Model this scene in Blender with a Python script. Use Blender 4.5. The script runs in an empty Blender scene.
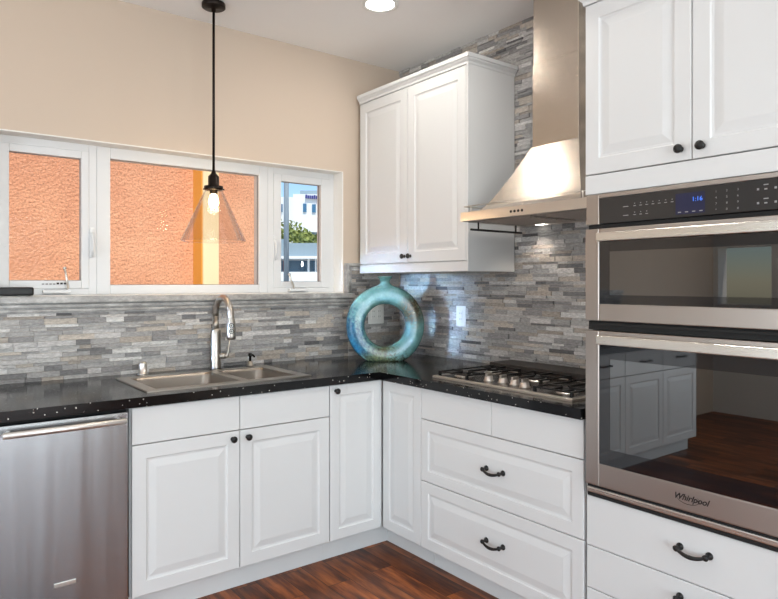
import bpy, bmesh, math, random
from mathutils import Vector, Matrix
random.seed(7)
S = bpy.context.scene
COL = S.collection
PI = math.pi

# ---------------------------------------------------------------- camera
FPX, HORIZON, CAMH = 644.4, 283.0, 1.374
cam_d = bpy.data.cameras.new('camera')
cam = bpy.data.objects.new('camera', cam_d)
COL.objects.link(cam)
cam_d.sensor_fit = 'HORIZONTAL'
cam_d.sensor_width = 36.0
cam_d.lens = 36.0 * FPX / 778.0
cam_d.shift_y = -(299.5 - HORIZON) / 778.0
cam_d.clip_start = 0.02
cam_d.clip_end = 400
cam.location = (0, 0, CAMH)
FWD = Vector((0.6092, 0.7930, 0)).normalized()
cam.rotation_euler = FWD.to_track_quat('-Z', 'Y').to_euler()
S.camera = cam

# ---------------------------------------------------------------- world, sun, daylight, exposure
W = bpy.data.worlds.new('sky')
S.world = W
W.use_nodes = True
wn = W.node_tree.nodes
wl = W.node_tree.links
bg = wn['Background']
sky = wn.new('ShaderNodeTexSky')
sky.sky_type = 'NISHITA'
sky.sun_disc = False
sky.sun_elevation = math.radians(42)
sky.sun_rotation = math.radians(215)
sky.air_density = 1.0
sky.dust_density = 0.1
sky.ozone_density = 4.0
wl.new(sky.outputs[0], bg.inputs[0])
bg.inputs[1].default_value = 0.15
sun_d = bpy.data.lights.new('sun', 'SUN')
sun_d.energy = 5.5
sun_d.angle = math.radians(1.0)
sun_d.color = (1.0, 0.93, 0.82)
sun = bpy.data.objects.new('sun', sun_d)
COL.objects.link(sun)
sun.rotation_euler = Vector((0.16, 0.42, -0.86)).to_track_quat('-Z', 'Y').to_euler()


def area(name, loc, direction, sx, sy, power, color=(1, 1, 1), spread=180):
    d = bpy.data.lights.new(name, 'AREA')
    d.shape = 'RECTANGLE'
    d.size, d.size_y = sx, sy
    d.energy = power
    d.color = color
    d.spread = math.radians(spread)
    o = bpy.data.objects.new(name, d)
    COL.objects.link(o)
    o.location = loc
    o.rotation_euler = Vector(direction).to_track_quat('-Z', 'Z').to_euler()
    return o


# area lamps added at unseen openings of the far walls, filling in as daylight
area('daylight_fill_side', (-2.93, 0.9, 1.15), (1, 0, 0.30), 2.0, 2.1, 74, (0.84, 0.93, 1.0))
area('daylight_fill_rear', (0.1, -2.93, 1.25), (0, 1, 0.30), 3.2, 2.2, 148, (0.85, 0.95, 1.0))
# cool daylight beam through the small window in the far left wall, grazing into the worktop corner
area('daylight_beam', (-2.97, 3.075, 1.36), (1, 0, -0.035), 0.46, 0.50, 2.2, (0.42, 0.68, 1.0), 7)
S.view_settings.view_transform = 'Standard'
S.view_settings.look = 'None'
S.view_settings.gamma = 1
S.view_settings.exposure = -0.01
S.view_settings.use_curve_mapping = False
S.cycles.max_bounces = 10
S.cycles.transparent_max_bounces = 16
S.cycles.caustics_reflective = False
S.cycles.caustics_refractive = False
S.cycles.sample_clamp_indirect = 6

# ---------------------------------------------------------------- materials
def srgb(r, g, b):
    f = lambda c: (c / 255 / 12.92) if c / 255 <= 0.04045 else ((c / 255 + 0.055) / 1.055) ** 2.4
    return (f(r), f(g), f(b), 1)


class Mat:
    def __init__(self, name, color=(0.8, 0.8, 0.8, 1), rough=0.5, metal=0.0, spec=0.5):
        self.m = bpy.data.materials.new(name)
        self.m.use_nodes = True
        self.t = self.m.node_tree
        self.b = self.t.nodes['Principled BSDF']
        self.b.inputs['Base Color'].default_value = color
        self.b.inputs['Roughness'].default_value = rough
        self.b.inputs['Metallic'].default_value = metal
        self.b.inputs['Specular IOR Level'].default_value = spec

    def n(self, typ, **kw):
        nd = self.t.nodes.new(typ)
        for k, v in kw.items():
            if hasattr(nd, k):
                setattr(nd, k, v)
            else:
                nd.inputs[k].default_value = v
        return nd

    def l(self, a, b):
        self.t.links.new(a, b)

    def coords(self, scale=(1, 1, 1), kind='Object'):
        tc = self.n('ShaderNodeTexCoord')
        mp = self.n('ShaderNodeMapping')
        mp.inputs['Scale'].default_value = scale
        self.l(tc.outputs[kind], mp.inputs['Vector'])
        return mp.outputs['Vector']

    def noise(self, scale, vec=None, detail=4, rough=0.55):
        nd = self.n('ShaderNodeTexNoise')
        nd.inputs['Scale'].default_value = scale
        nd.inputs['Detail'].default_value = detail
        nd.inputs['Roughness'].default_value = rough
        if vec is not None:
            self.l(vec, nd.inputs['Vector'])
        return nd.outputs['Fac']

    def ramp(self, fac, stops):
        r = self.n('ShaderNodeValToRGB')
        e = r.color_ramp.elements
        while len(e) < len(stops):
            e.new(0.5)
        for i, (p, c) in enumerate(stops):
            e[i].position = p
            e[i].color = c
        self.l(fac, r.inputs['Fac'])
        return r.outputs['Color']

    def mix(self, fac, a, b, mode='MIX'):
        x = self.n('ShaderNodeMix', data_type='RGBA', blend_type=mode)
        for i, v in ((0, fac), (6, a), (7, b)):
            if hasattr(v, 'is_linked'):
                self.l(v, x.inputs[i])
            else:
                x.inputs[i].default_value = v
        return x.outputs[2]

    def math(self, op, a, b=0.0):
        x = self.n('ShaderNodeMath', operation=op)
        for i, v in ((0, a), (1, b)):
            if hasattr(v, 'is_linked'):
                self.l(v, x.inputs[i])
            else:
                x.inputs[i].default_value = v
        return x.outputs[0]

    def bump(self, height, strength=0.2, dist=0.01):
        b = self.n('ShaderNodeBump')
        b.inputs['Strength'].default_value = strength
        b.inputs['Distance'].default_value = dist
        self.l(height, b.inputs['Height'])
        self.l(b.outputs['Normal'], self.b.inputs['Normal'])

    def color(self, c):
        self.l(c, self.b.inputs['Base Color'])


def wall_paint(name, c, s=0.06):
    m = Mat(name, c, 0.75, spec=0.25)
    m.bump(m.noise(180, m.coords()), s, 0.004)
    return m.m


M = {}
M['beige'] = wall_paint('beige_wall_paint', srgb(205, 188, 171))
M['offwhite'] = wall_paint('off_white_wall_paint', srgb(222, 220, 216))
M['ceiling'] = wall_paint('white_ceiling_paint', srgb(250, 248, 246))
m = Mat('white_cabinet_lacquer', srgb(217, 218, 218), 0.32, spec=0.4)
m.bump(m.noise(25, m.coords(), 2), 0.02, 0.002)
M['white'] = m.m
m = Mat('white_vinyl_frame', srgb(221, 222, 223), 0.35)
m.bump(m.noise(40, m.coords(), 2), 0.02, 0.002)
M['vinyl'] = m.m
m = Mat('white_recess_paint', srgb(240, 237, 232), 0.55)
m.bump(m.noise(90, m.coords(), 2), 0.03, 0.003)
M['reveal'] = m.m
m = Mat('white_plastic', srgb(236, 235, 230), 0.4)
m.bump(m.noise(60, m.coords(), 2), 0.02, 0.001)
M['plastic'] = m.m
M['gasket'] = Mat('grey_gasket', srgb(120, 120, 122), 0.6).m
M['slot'] = Mat('dark_slot', srgb(40, 40, 40), 0.6).m
m = Mat('black_iron', srgb(24, 23, 23), 0.42, 0.3)
m.bump(m.noise(220, m.coords(), 3), 0.15, 0.002)
M['iron'] = m.m
m = Mat('oil_rubbed_bronze', srgb(34, 26, 22), 0.4, 0.7)
m.bump(m.noise(120, m.coords(), 3), 0.05, 0.001)
M['bronze'] = m.m
M['border'] = Mat('black_glass_border', srgb(16, 16, 20), 0.03, spec=0.8).m
M['blackgap'] = Mat('black_void', srgb(12, 12, 12), 0.7).m

# brushed stainless steel, three finishes
def steel(name, c, rough, stretch, var=0.08, bump=0.03, wav=0.0, wstretch=(3, 3, 0.4)):
    m = Mat(name, c, rough, 1.0)
    nz = m.noise(1.0, m.coords(stretch), 5, 0.6)
    m.l(m.math('ADD', m.math('MULTIPLY', nz, var), rough - var / 2), m.b.inputs['Roughness'])
    if wav:
        w = m.noise(1.0, m.coords(wstretch), 2, 0.4)
        h = m.math('ADD', m.math('MULTIPLY', w, wav), m.math('MULTIPLY', nz, 0.02))
        m.bump(h, 0.5, 0.02)
    else:
        m.bump(nz, bump, 0.001)
    return m.m


M['steel'] = steel('brushed_steel', srgb(204, 199, 193), 0.30, (4, 4, 900))
M['steel_hood'] = steel('satin_hood_steel', srgb(200, 190, 178), 0.25, (3, 3, 800), 0.05, 0.30)
M['steel_oven'] = steel('oven_steel', srgb(176, 168, 162), 0.34, (2, 2, 900))
M['steel_bright'] = steel('bright_trim_steel', srgb(222, 218, 211), 0.28, (2, 2, 300), 0.05, 0.01)
M['handle'] = steel('satin_handle_steel', srgb(228, 226, 222), 0.42, (2, 2, 300))
M['steel_dish'] = steel('dishwasher_steel', srgb(166, 168, 171), 0.25, (900, 4, 4), 0.04, 0.02, 0.34, (11, 11, 0.8))
M['steel_sink'] = steel('sink_steel', srgb(196, 190, 182), 0.30, (6, 120, 6), 0.04, 0.004)
M['steel_bowl_shaded'] = steel('shaded_bowl_steel', srgb(150, 142, 133), 0.36, (6, 120, 6), 0.04, 0.004)  # darker copy of the sink steel, the bowls' shade put into its colour
M['nickel'] = steel('brushed_nickel', srgb(176, 169, 160), 0.36, (12, 12, 30), 0.03, 0.004)
M['cooktop'] = steel('dark_cooktop_steel', srgb(120, 112, 106), 0.22, (300, 5, 5))

# black sparkling quartz worktop
m = Mat('black_sparkle_quartz', srgb(10, 10, 11), 0.13, spec=0.36)
v = m.coords()
vo = m.n('ShaderNodeTexVoronoi')
vo.inputs['Scale'].default_value = 77
m.l(v, vo.inputs['Vector'])
near = m.math('LESS_THAN', vo.outputs['Distance'], 0.185)
sep = m.n('ShaderNodeSeparateColor')
m.l(vo.outputs['Color'], sep.inputs[0])
pick = m.math('GREATER_THAN', sep.outputs[0], 0.74)
spk = m.math('MULTIPLY', near, pick)
base = m.ramp(m.noise(60, v), [(0.3, srgb(6, 6, 7)), (0.8, srgb(18, 18, 20))])
m.color(m.mix(spk, base, srgb(200, 196, 188)))
M['quartz'] = m.m
m = Mat('honed_dark_stone', srgb(62, 55, 50), 0.5)
m.color(m.ramp(m.noise(45, m.coords(), 5), [(0.3, srgb(40, 36, 34)), (0.75, srgb(60, 54, 50))]))
m.bump(m.noise(90, m.coords(), 4), 0.08, 0.002)
M['ledge'] = m.m

# split-face marble strips: each strip carries its own stone tone
def tilemat(name, warm):
    m = Mat(name, (0.4, 0.4, 0.4, 1), 0.6, spec=0.35)
    at = m.n('ShaderNodeAttribute')
    at.attribute_name = 'tone'
    v = m.coords((18, 18, 60))
    nz = m.noise(2.6, v, 7, 0.75)
    mot = m.ramp(nz, [(0.25, (0.5, 0.49, 0.49, 1)), (0.5, (0.96, 0.96, 0.97, 1)), (0.75, (1.45, 1.45, 1.46, 1))])
    m.color(m.mix(1.0, at.outputs['Color'], mot, 'MULTIPLY'))
    m.bump(m.noise(85, m.coords(), 6, 0.7), 0.55, 0.006)
    return m.m


M['tile'] = tilemat('split_face_stone_strips', 0)
m = Mat('grey_marble_moulding', (0.4, 0.4, 0.4, 1), 0.35)
m.color(m.ramp(m.noise(14, m.coords((1, 1, 2)), 7, 0.7), [(0.25, srgb(118, 115, 113)), (0.5, srgb(166, 163, 160)), (0.75, srgb(212, 209, 205))]))
M['marble'] = m.m

# red-brown hardwood planks running along y
m = Mat('red_brown_hardwood', (0.2, 0.08, 0.04, 1), 0.36, spec=0.28)
tc = m.n('ShaderNodeTexCoord')
mp = m.n('ShaderNodeMapping')
mp.inputs['Rotation'].default_value = (0, 0, PI / 2)
m.l(tc.outputs['Object'], mp.inputs['Vector'])
br = m.n('ShaderNodeTexBrick')
br.offset = 0.37
br.inputs['Color1'].default_value = (0, 0, 0, 1)
br.inputs['Color2'].default_value = (1, 1, 1, 1)
br.inputs['Mortar'].default_value = (0.5, 0.5, 0.5, 1)
br.inputs['Scale'].default_value = 1.0
br.inputs['Brick Width'].default_value = 0.62
br.inputs['Row Height'].default_value = 0.12
br.inputs['Mortar Size'].default_value = 0.0016
m.l(mp.outputs['Vector'], br.inputs['Vector'])
plank = br.outputs['Color']
vm = m.n('ShaderNodeVectorMath', operation='ADD')
sc_ = m.n('ShaderNodeVectorMath', operation='SCALE')
m.l(plank, sc_.inputs[0])
sc_.inputs['Scale'].default_value = 7.0
st = m.n('ShaderNodeMapping')
st.inputs['Scale'].default_value = (14, 1.6, 1)
m.l(tc.outputs['Object'], st.inputs['Vector'])
m.l(st.outputs['Vector'], vm.inputs[0])
m.l(sc_.outputs['Vector'], vm.inputs[1])
gr = m.noise(1.6, vm.outputs['Vector'], 7, 0.65)
grain = m.ramp(gr, [(0.28, srgb(44, 20, 9)), (0.45, srgb(98, 50, 22)), (0.6, srgb(148, 84, 40)), (0.78, srgb(186, 118, 66))])
tint = m.ramp(plank, [(0.0, (0.5, 0.44, 0.42, 1)), (0.5, (0.9, 0.86, 0.82, 1)), (1.0, (1.3, 1.22, 1.12, 1))])
c = m.mix(1.0, grain, tint, 'MULTIPLY')
m.color(m.mix(br.outputs['Fac'], c, srgb(24, 12, 8)))
m.bump(gr, 0.05, 0.002)
M['floor'] = m.m


def glassmat(name, tint=(1, 1, 1, 1), refl=0.08, rough=0.0, edge=0.35):
    m = bpy.data.materials.new(name)
    m.use_nodes = True
    t = m.node_tree
    t.nodes.clear()
    out = t.nodes.new('ShaderNodeOutputMaterial')
    tr = t.nodes.new('ShaderNodeBsdfTransparent')
    tr.inputs[0].default_value = tint
    gl = t.nodes.new('ShaderNodeBsdfGlossy')
    gl.inputs['Roughness'].default_value = rough
    mx = t.nodes.new('ShaderNodeMixShader')
    lw = t.nodes.new('ShaderNodeLayerWeight')
    lw.inputs['Blend'].default_value = edge
    ad = t.nodes.new('ShaderNodeMath')
    ad.operation = 'MULTIPLY_ADD'
    ad.inputs[1].default_value = 0.45
    ad.inputs[2].default_value = refl
    t.links.new(lw.outputs['Fresnel'], ad.inputs[0])
    t.links.new(ad.outputs[0], mx.inputs[0])
    t.links.new(tr.outputs[0], mx.inputs[1])
    t.links.new(gl.outputs[0], mx.inputs[2])
    t.links.new(mx.outputs[0], out.inputs[0])
    return m


M['pane'] = glassmat('window_glass', (0.97, 0.98, 0.98, 1), 0.0, 0, 0.12)
M['shade'] = glassmat('clear_shade_glass', (0.96, 0.945, 0.935, 1), 0.012, 0.02, 0.14)
M['ovenglass'] = glassmat('smoked_oven_glass', (0.09, 0.09, 0.11, 1), 0.17, 0.01, 0.3)
m = Mat('black_panel_glass', srgb(46, 45, 45), 0.15)
m.bump(m.noise(30, m.coords(), 2), 0.01, 0.001)
M['panel'] = m.m
M['ovenin'] = Mat('dark_enamel', srgb(58, 56, 56), 0.5).m
M['legend'] = Mat('pale_legend_print', srgb(150, 150, 150), 0.5).m
M['logo'] = Mat('dark_grey_print', srgb(38, 33, 32), 0.5).m


def emis(name, c, s):
    m = Mat(name, (0, 0, 0, 1), 0.5)
    m.b.inputs['Emission Color'].default_value = c
    m.b.inputs['Emission Strength'].default_value = s
    return m.m


M['digits'] = emis('blue_led_digits', srgb(70, 130, 255), 1.6)
m = Mat('display_window', srgb(32, 36, 66), 0.2)
M['display'] = m.m
M['bulb'] = emis('warm_filament_glow', (1.0, 0.72, 0.38, 1), 22)
M['lamp'] = emis('white_lamp_glow', (1.0, 0.97, 0.92, 1), 7)
M['hoodlamp'] = emis('hood_lamp_glow', (1.0, 0.95, 0.85, 1), 5)

# exterior
m = Mat('orange_stucco', srgb(222, 160, 120), 0.9, spec=0.1)
v = m.coords()
n1 = m.noise(62, v, 3, 0.6)
m.color(m.mix(1.0, m.ramp(m.noise(4, v, 5), [(0.3, srgb(224, 168, 138)), (0.7, srgb(236, 184, 152))]), m.ramp(m.noise(75, v, 3, 0.6), [(0.32, (0.72, 0.68, 0.66, 1)), (0.5, (1, 1, 1, 1)), (0.7, (1.12, 1.1, 1.08, 1))]), 'MULTIPLY'))
m.bump(n1, 0.55, 0.018)
M['stucco'] = m.m
m = Mat('cream_trim_paint', srgb(250, 236, 196), 0.8)
m.bump(m.noise(60, m.coords()), 0.1, 0.004)
M['cream'] = m.m
m = Mat('ochre_trim_paint', srgb(240, 178, 80), 0.8)
m.bump(m.noise(60, m.coords()), 0.1, 0.004)
M['ochre'] = m.m
m = Mat('white_render', srgb(226, 234, 240), 0.9)
m.bump(m.noise(8, m.coords()), 0.1, 0.02)
M['render'] = m.m
m = Mat('pale_blue_render', srgb(142, 162, 176), 0.9)
m.bump(m.noise(8, m.coords()), 0.1, 0.02)
M['bluegrey'] = m.m
m = Mat('porch_blue_paint', srgb(120, 150, 178), 0.85)
m.bump(m.noise(8, m.coords()), 0.1, 0.02)
M['porch'] = m.m
m = Mat('blue_window_glass', srgb(66, 112, 150), 0.15)
M['farglass'] = m.m
M['navy'] = Mat('navy_lettering', srgb(58, 62, 140), 0.6).m
M['redsign'] = Mat('red_sign', srgb(214, 70, 80), 0.6).m
m = Mat('dark_red_paint', srgb(130, 64, 78), 0.6)
M['darkred'] = m.m
m = Mat('weathered_pole', srgb(104, 124, 140), 0.8)
m.color(m.ramp(m.noise(3, m.coords((6, 6, 0.5)), 5), [(0.3, srgb(104, 122, 138)), (0.7, srgb(146, 160, 172))]))
M['pole'] = m.m
m = Mat('leaf_green', srgb(84, 112, 62), 0.7)
m.color(m.ramp(m.noise(1.2, m.coords(), 4), [(0.3, srgb(74, 98, 56)), (0.7, srgb(150, 160, 84))]))
M['leaf'] = m.m
m = Mat('bark', srgb(80, 66, 52), 0.9)
M['bark'] = m.m
m = Mat('pale_concrete', srgb(190, 186, 178), 0.9)
m.color(m.ramp(m.noise(2, m.coords(), 6), [(0.3, srgb(168, 164, 156)), (0.7, srgb(204, 200, 192))]))
M['concrete'] = m.m

# glazed vase: turquoise with a blue flank, an olive foot and a rust shoulder
m = Mat('turquoise_reactive_glaze', (0.1, 0.4, 0.4, 1), 0.16, spec=0.45)
v = m.coords()
sx = m.n('ShaderNodeSeparateXYZ')
m.l(v, sx.inputs[0])
n1 = m.noise(9, v, 6, 0.7)
n2 = m.noise(70, v, 4, 0.7)
turq = m.ramp(n1, [(0.3, srgb(68, 110, 112)), (0.6, srgb(106, 148, 142)), (0.85, srgb(160, 188, 176))])
speck = m.ramp(n2, [(0.42, (0, 0, 0, 1)), (0.58, (1, 1, 1, 1))])
nn = m.math('MULTIPLY', m.math('SUBTRACT', n1, 0.5), 0.22)
nn2 = m.math('ADD', nn, m.math('MULTIPLY', m.math('SUBTRACT', n2, 0.5), 0.16))
# local x runs along the ring's width (left negative), local z is height
lx = m.math('ADD', sx.outputs[0], nn2)
lz = m.math('ADD', sx.outputs[2], nn2)
dl = m.math('ADD', m.math('MULTIPLY', m.math('SUBTRACT', -0.09, lx), 8.0), m.math('MULTIPLY', m.math('SUBTRACT', 0.19, lz), 3.2))
blue_f = m.ramp(dl, [(0.05, (0, 0, 0, 1)), (0.75, (1, 1, 1, 1))])
c = m.mix(blue_f, turq, m.ramp(n2, [(0.4, srgb(34, 76, 100)), (0.65, srgb(58, 112, 132))]))
ol = m.ramp(m.math('MULTIPLY', m.math('SUBTRACT', 0.15, m.math('ADD', lz, m.math('MULTIPLY', m.math('ABSOLUTE', m.math('ADD', lx, 0.02)), 0.55))), 9.0), [(0.1, (0, 0, 0, 1)), (0.8, (1, 1, 1, 1))])
c = m.mix(ol, c, m.ramp(n2, [(0.4, srgb(52, 58, 44)), (0.62, srgb(112, 116, 82))]))
dx = m.math('SUBTRACT', lx, 0.155)
dz = m.math('SUBTRACT', lz, 0.30)
rr = m.math('ADD', m.math('MULTIPLY', dx, dx), m.math('MULTIPLY', dz, dz))
ru = m.ramp(m.math('MULTIPLY', rr, 85.0), [(0.1, (1, 1, 1, 1)), (0.9, (0, 0, 0, 1))])
c = m.mix(ru, c, m.ramp(n2, [(0.4, srgb(56, 58, 48)), (0.62, srgb(104, 92, 70))]))
m.color(c)
M['glaze'] = m.m

# ---------------------------------------------------------------- mesh helpers
def box(bm, x0, x1, y0, y1, z0, z1, bev=0.0, seg=2):
    if x1 < x0: x0, x1 = x1, x0
    if y1 < y0: y0, y1 = y1, y0
    if z1 < z0: z0, z1 = z1, z0
    b2 = bmesh.new()
    bmesh.ops.create_cube(b2, size=1)
    for v in b2.verts:
        v.co = Vector(((x0 + x1) / 2 + v.co.x * (x1 - x0), (y0 + y1) / 2 + v.co.y * (y1 - y0), (z0 + z1) / 2 + v.co.z * (z1 - z0)))
    if bev > 0:
        bmesh.ops.bevel(b2, geom=list(b2.edges), offset=bev, segments=seg, affect='EDGES', profile=0.6)
    merge(bm, b2)
    return bm


def merge(bm, b2):
    mp = {}
    for v in b2.verts:
        mp[v] = bm.verts.new(v.co)
    for f in b2.faces:
        nf = bm.faces.new([mp[v] for v in f.verts])
        nf.smooth = f.smooth
    b2.free()


def bx(*a, **k):
    return box(bmesh.new(), *a, **k)


def tube(bm, pts, r, n=12, cap=True, flat=1.0):
    pts = [Vector(p) for p in pts]
    rs = r if isinstance(r, (list, tuple)) else [r] * len(pts)
    rings = []
    t0 = (pts[1] - pts[0]).normalized()
    up = Vector((0, 0, 1)) if abs(t0.z) < 0.9 else Vector((1, 0, 0))
    u = t0.cross(up).normalized()
    for i, p in enumerate(pts):
        if i == 0: t = pts[1] - pts[0]
        elif i == len(pts) - 1: t = pts[-1] - pts[-2]
        else: t = (pts[i + 1] - pts[i]).normalized() + (pts[i] - pts[i - 1]).normalized()
        t.normalize()
        u = (u - t * u.dot(t)).normalized()
        w = t.cross(u)
        rings.append([bm.verts.new(p + (u * math.cos(a) + w * math.sin(a) * flat) * rs[i]) for a in [2 * PI * k / n for k in range(n)]])
    for a, b in zip(rings, rings[1:]):
        for k in range(n):
            f = bm.faces.new((a[k], a[(k + 1) % n], b[(k + 1) % n], b[k]))
            f.smooth = True
    if cap:
        bm.faces.new(list(reversed(rings[0])))
        bm.faces.new(rings[-1])
    return bm


def lathe(bm, prof, c=(0, 0, 0), axis='z', n=28):
    c = Vector(c)
    rings = []
    def P(r, h, a):
        x, y = r * math.cos(a), r * math.sin(a)
        if axis == 'z': return c + Vector((x, y, h))
        if axis == 'y': return c + Vector((x, -h, y))      # h points to -y
        return c + Vector((-h, x, y))                      # h points to -x
    for r, h in prof:
        if r <= 1e-6:
            rings.append([bm.verts.new(P(0, h, 0))])
        else:
            rings.append([bm.verts.new(P(r, h, 2 * PI * k / n)) for k in range(n)])
    for a, b in zip(rings, rings[1:]):
        for k in range(n):
            k2 = (k + 1) % n
            if len(a) == 1 and len(b) == 1: continue
            if len(a) == 1: f = bm.faces.new((a[0], b[k2], b[k]))
            elif len(b) == 1: f = bm.faces.new((a[k], a[k2], b[0]))
            else: f = bm.faces.new((a[k], a[k2], b[k2], b[k]))
            f.smooth = True
    return bm


def cells(xs, ys, keep, z0, z1, to=lambda a, b, c: (a, b, c)):
    """a slab made of grid cells, with real holes where keep(i, j) is False"""
    bm = bmesh.new()
    vs = {}
    def V(i, j, k):
        if (i, j, k) not in vs:
            vs[(i, j, k)] = bm.verts.new(to(xs[i], ys[j], (z0, z1)[k]))
        return vs[(i, j, k)]
    nx, ny = len(xs) - 1, len(ys) - 1
    K = lambda i, j: 0 <= i < nx and 0 <= j < ny and keep(i, j)
    for i in range(nx):
        for j in range(ny):
            if not K(i, j): continue
            bm.faces.new([V(i, j, 1), V(i + 1, j, 1), V(i + 1, j + 1, 1), V(i, j + 1, 1)])
            bm.faces.new([V(i, j, 0), V(i, j + 1, 0), V(i + 1, j + 1, 0), V(i + 1, j, 0)])
            if not K(i - 1, j): bm.faces.new([V(i, j, 0), V(i, j, 1), V(i, j + 1, 1), V(i, j + 1, 0)])
            if not K(i + 1, j): bm.faces.new([V(i + 1, j, 0), V(i + 1, j + 1, 0), V(i + 1, j + 1, 1), V(i + 1, j, 1)])
            if not K(i, j - 1): bm.faces.new([V(i, j, 0), V(i + 1, j, 0), V(i + 1, j, 1), V(i, j, 1)])
            if not K(i, j + 1): bm.faces.new([V(i, j + 1, 0), V(i, j + 1, 1), V(i + 1, j + 1, 1), V(i + 1, j + 1, 0)])
    bmesh.ops.recalc_face_normals(bm, faces=bm.faces)
    return bm


def panel(plane, p, u0, u1, z0, z1, t=0.019, fr=0.055, raised=True, bm=None):
    """cabinet front whose face lies at p and looks to -y ('y') or -x ('x'); stepped, bevelled, raised field"""
    bm = bm or bmesh.new()
    def pt(u, z, n):
        return (u, p - n, z) if plane == 'y' else (p - n, u, z)
    b = 0.0022
    loops = [(0, -t), (0, -b), (b, 0)]
    if raised:
        loops += [(fr, 0), (fr + 0.004, -0.005), (fr + 0.011, -0.0062), (fr + 0.013, -0.0062), (fr + 0.040, -0.0008), (fr + 0.043, -0.0004)]
    rings = []
    for d, n in loops:
        rings.append([bm.verts.new(pt(*q, n)) for q in ((u0 + d, z0 + d), (u1 - d, z0 + d), (u1 - d, z1 - d), (u0 + d, z1 - d))])
    for a, c in zip(rings, rings[1:]):
        for k in range(4):
            bm.faces.new((a[k], a[(k + 1) % 4], c[(k + 1) % 4], c[k]))
    bm.faces.new(rings[-1])
    bm.faces.new(list(reversed(rings[0])))
    bmesh.ops.recalc_face_normals(bm, faces=bm.faces)
    return bm


def link_mesh(name, bm, mat, recalc=False):
    if recalc:
        bmesh.ops.recalc_face_normals(bm, faces=bm.faces)
    me = bpy.data.meshes.new(name)
    bm.to_mesh(me)
    bm.free()
    mats = mat if isinstance(mat, (list, tuple)) else [mat]
    for x in mats:
        me.materials.append(x)
    o = bpy.data.objects.new(name, me)
    COL.objects.link(o)
    return o


ORG = {}


def thing(name, label, cat, loc=(0, 0, 0), group=None):
    o = bpy.data.objects.new(name, None)
    o.empty_display_size = 0.05
    COL.objects.link(o)
    o.location = loc
    o['label'] = label
    o['category'] = cat
    if group: o['group'] = group
    ORG[o] = Vector(loc)
    return o


def part(name, bm, mat, parent, label=None, recalc=True):
    """bm is in world coordinates; it becomes a child of parent"""
    g = ORG[parent]
    bmesh.ops.translate(bm, verts=bm.verts, vec=-g)
    o = link_mesh(name, bm, mat, recalc)
    o.parent = parent
    ORG[o] = g
    if label: o['label'] = label
    return o


def single(name, bm, mat, label, cat, loc=(0, 0, 0), group=None):
    bmesh.ops.translate(bm, verts=bm.verts, vec=-Vector(loc))
    o = link_mesh(name, bm, mat, True)
    o.location = loc
    o['label'] = label
    o['category'] = cat
    if group: o['group'] = group
    ORG[o] = Vector(loc)
    return o


def struct(name, bm, mat, parent=None, label=None, cat=None):
    o = link_mesh(name, bm, mat, True)
    ORG[o] = Vector((0, 0, 0))
    if parent is not None:
        o.parent = parent
    else:
        o['kind'] = 'structure'
        if label: o['label'] = label
        if cat: o['category'] = cat
    return o


def text_bm(s, size, to, shear=0.0, extrude=0.0, offset=0.0):
    """lettering as mesh; to(u, v, n) maps text space to the world"""
    cu = bpy.data.curves.new('lettering', 'FONT')
    cu.body = s
    cu.size = size
    cu.shear = shear
    cu.extrude = extrude
    cu.offset = offset
    cu.align_x = 'CENTER'
    o = bpy.data.objects.new('lettering', cu)
    COL.objects.link(o)
    dg = bpy.context.evaluated_depsgraph_get()
    me = bpy.data.meshes.new_from_object(o.evaluated_get(dg))
    bm = bmesh.new()
    bm.from_mesh(me)
    for v in bm.verts:
        v.co = Vector(to(*v.co))
    COL.objects.unlink(o)
    bpy.data.objects.remove(o)
    bpy.data.curves.remove(cu)
    bpy.data.meshes.remove(me)
    return bm


def knob(name_parent, plane, p, u, z, lab=None):
    """small black round cabinet knob on a stem"""
    bm = bmesh.new()
    c = (u, p, z) if plane == 'y' else (p, u, z)
    lathe(bm, [(0, -0.001), (0.009, -0.001), (0.009, 0.002), (0.0055, 0.004), (0.0055, 0.012), (0.010, 0.015), (0.0145, 0.019), (0.0145, 0.023), (0.011, 0.027), (0, 0.0285)], c, plane, 20)
    return part('knob', bm, M['iron'], name_parent, lab)


def bow_handle(parent, p, u, z, half=0.047):
    """black bow pull with two round feet, on a front facing -x"""
    bm = bmesh.new()
    pts, rs = [], []
    for k in range(15):
        a = -1 + 2 * k / 14
        pts.append((p - 0.026 - 0.006 * (1 - a * a), u + a * half, z - 0.012 * (1 - a * a) + 0.002))
        rs.append(0.0048 + 0.002 * (1 - abs(a)))
    tube(bm, pts, rs, 12)
    for s in (-1, 1):
        lathe(bm, [(0, -0.001), (0.012, -0.001), (0.012, 0.003), (0.007, 0.006), (0.0055, 0.018), (0.009, 0.024), (0.010, 0.028), (0.007, 0.032), (0, 0.033)], (p, u + s * half, z + 0.002), 'x', 16)
    return part('handle', bm, M['iron'], parent, 'black bow handle')


# ---------------------------------------------------------------- room shell
WY, RX, CZ = 3.36, 2.678, 2.78
LX, BY = -3.0, -3.0
struct('floor', bx(LX - 0.2, RX + 0.2, BY - 0.2, WY + 0.2, -0.1, 0), M['floor'])
struct('ceiling', bx(LX - 0.2, RX + 0.2, BY - 0.2, WY + 0.2, CZ, CZ + 0.2), M['ceiling'])
WX0, WX1, WZ0, WZ1 = 0.335, 2.222, 1.312, 2.068
xs, zs = [LX - 0.2, WX0, WX1, RX + 0.2], [0, WZ0, WZ1, CZ]
struct('wall_back', cells(xs, zs, lambda i, j: not (i == 1 and j == 1), 0, 0.2, lambda a, b, c: (a, WY + c, b)), M['beige'])
struct('wall_right', bx(RX, RX + 0.2, BY - 0.2, WY, 0, CZ), M['beige'])
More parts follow.
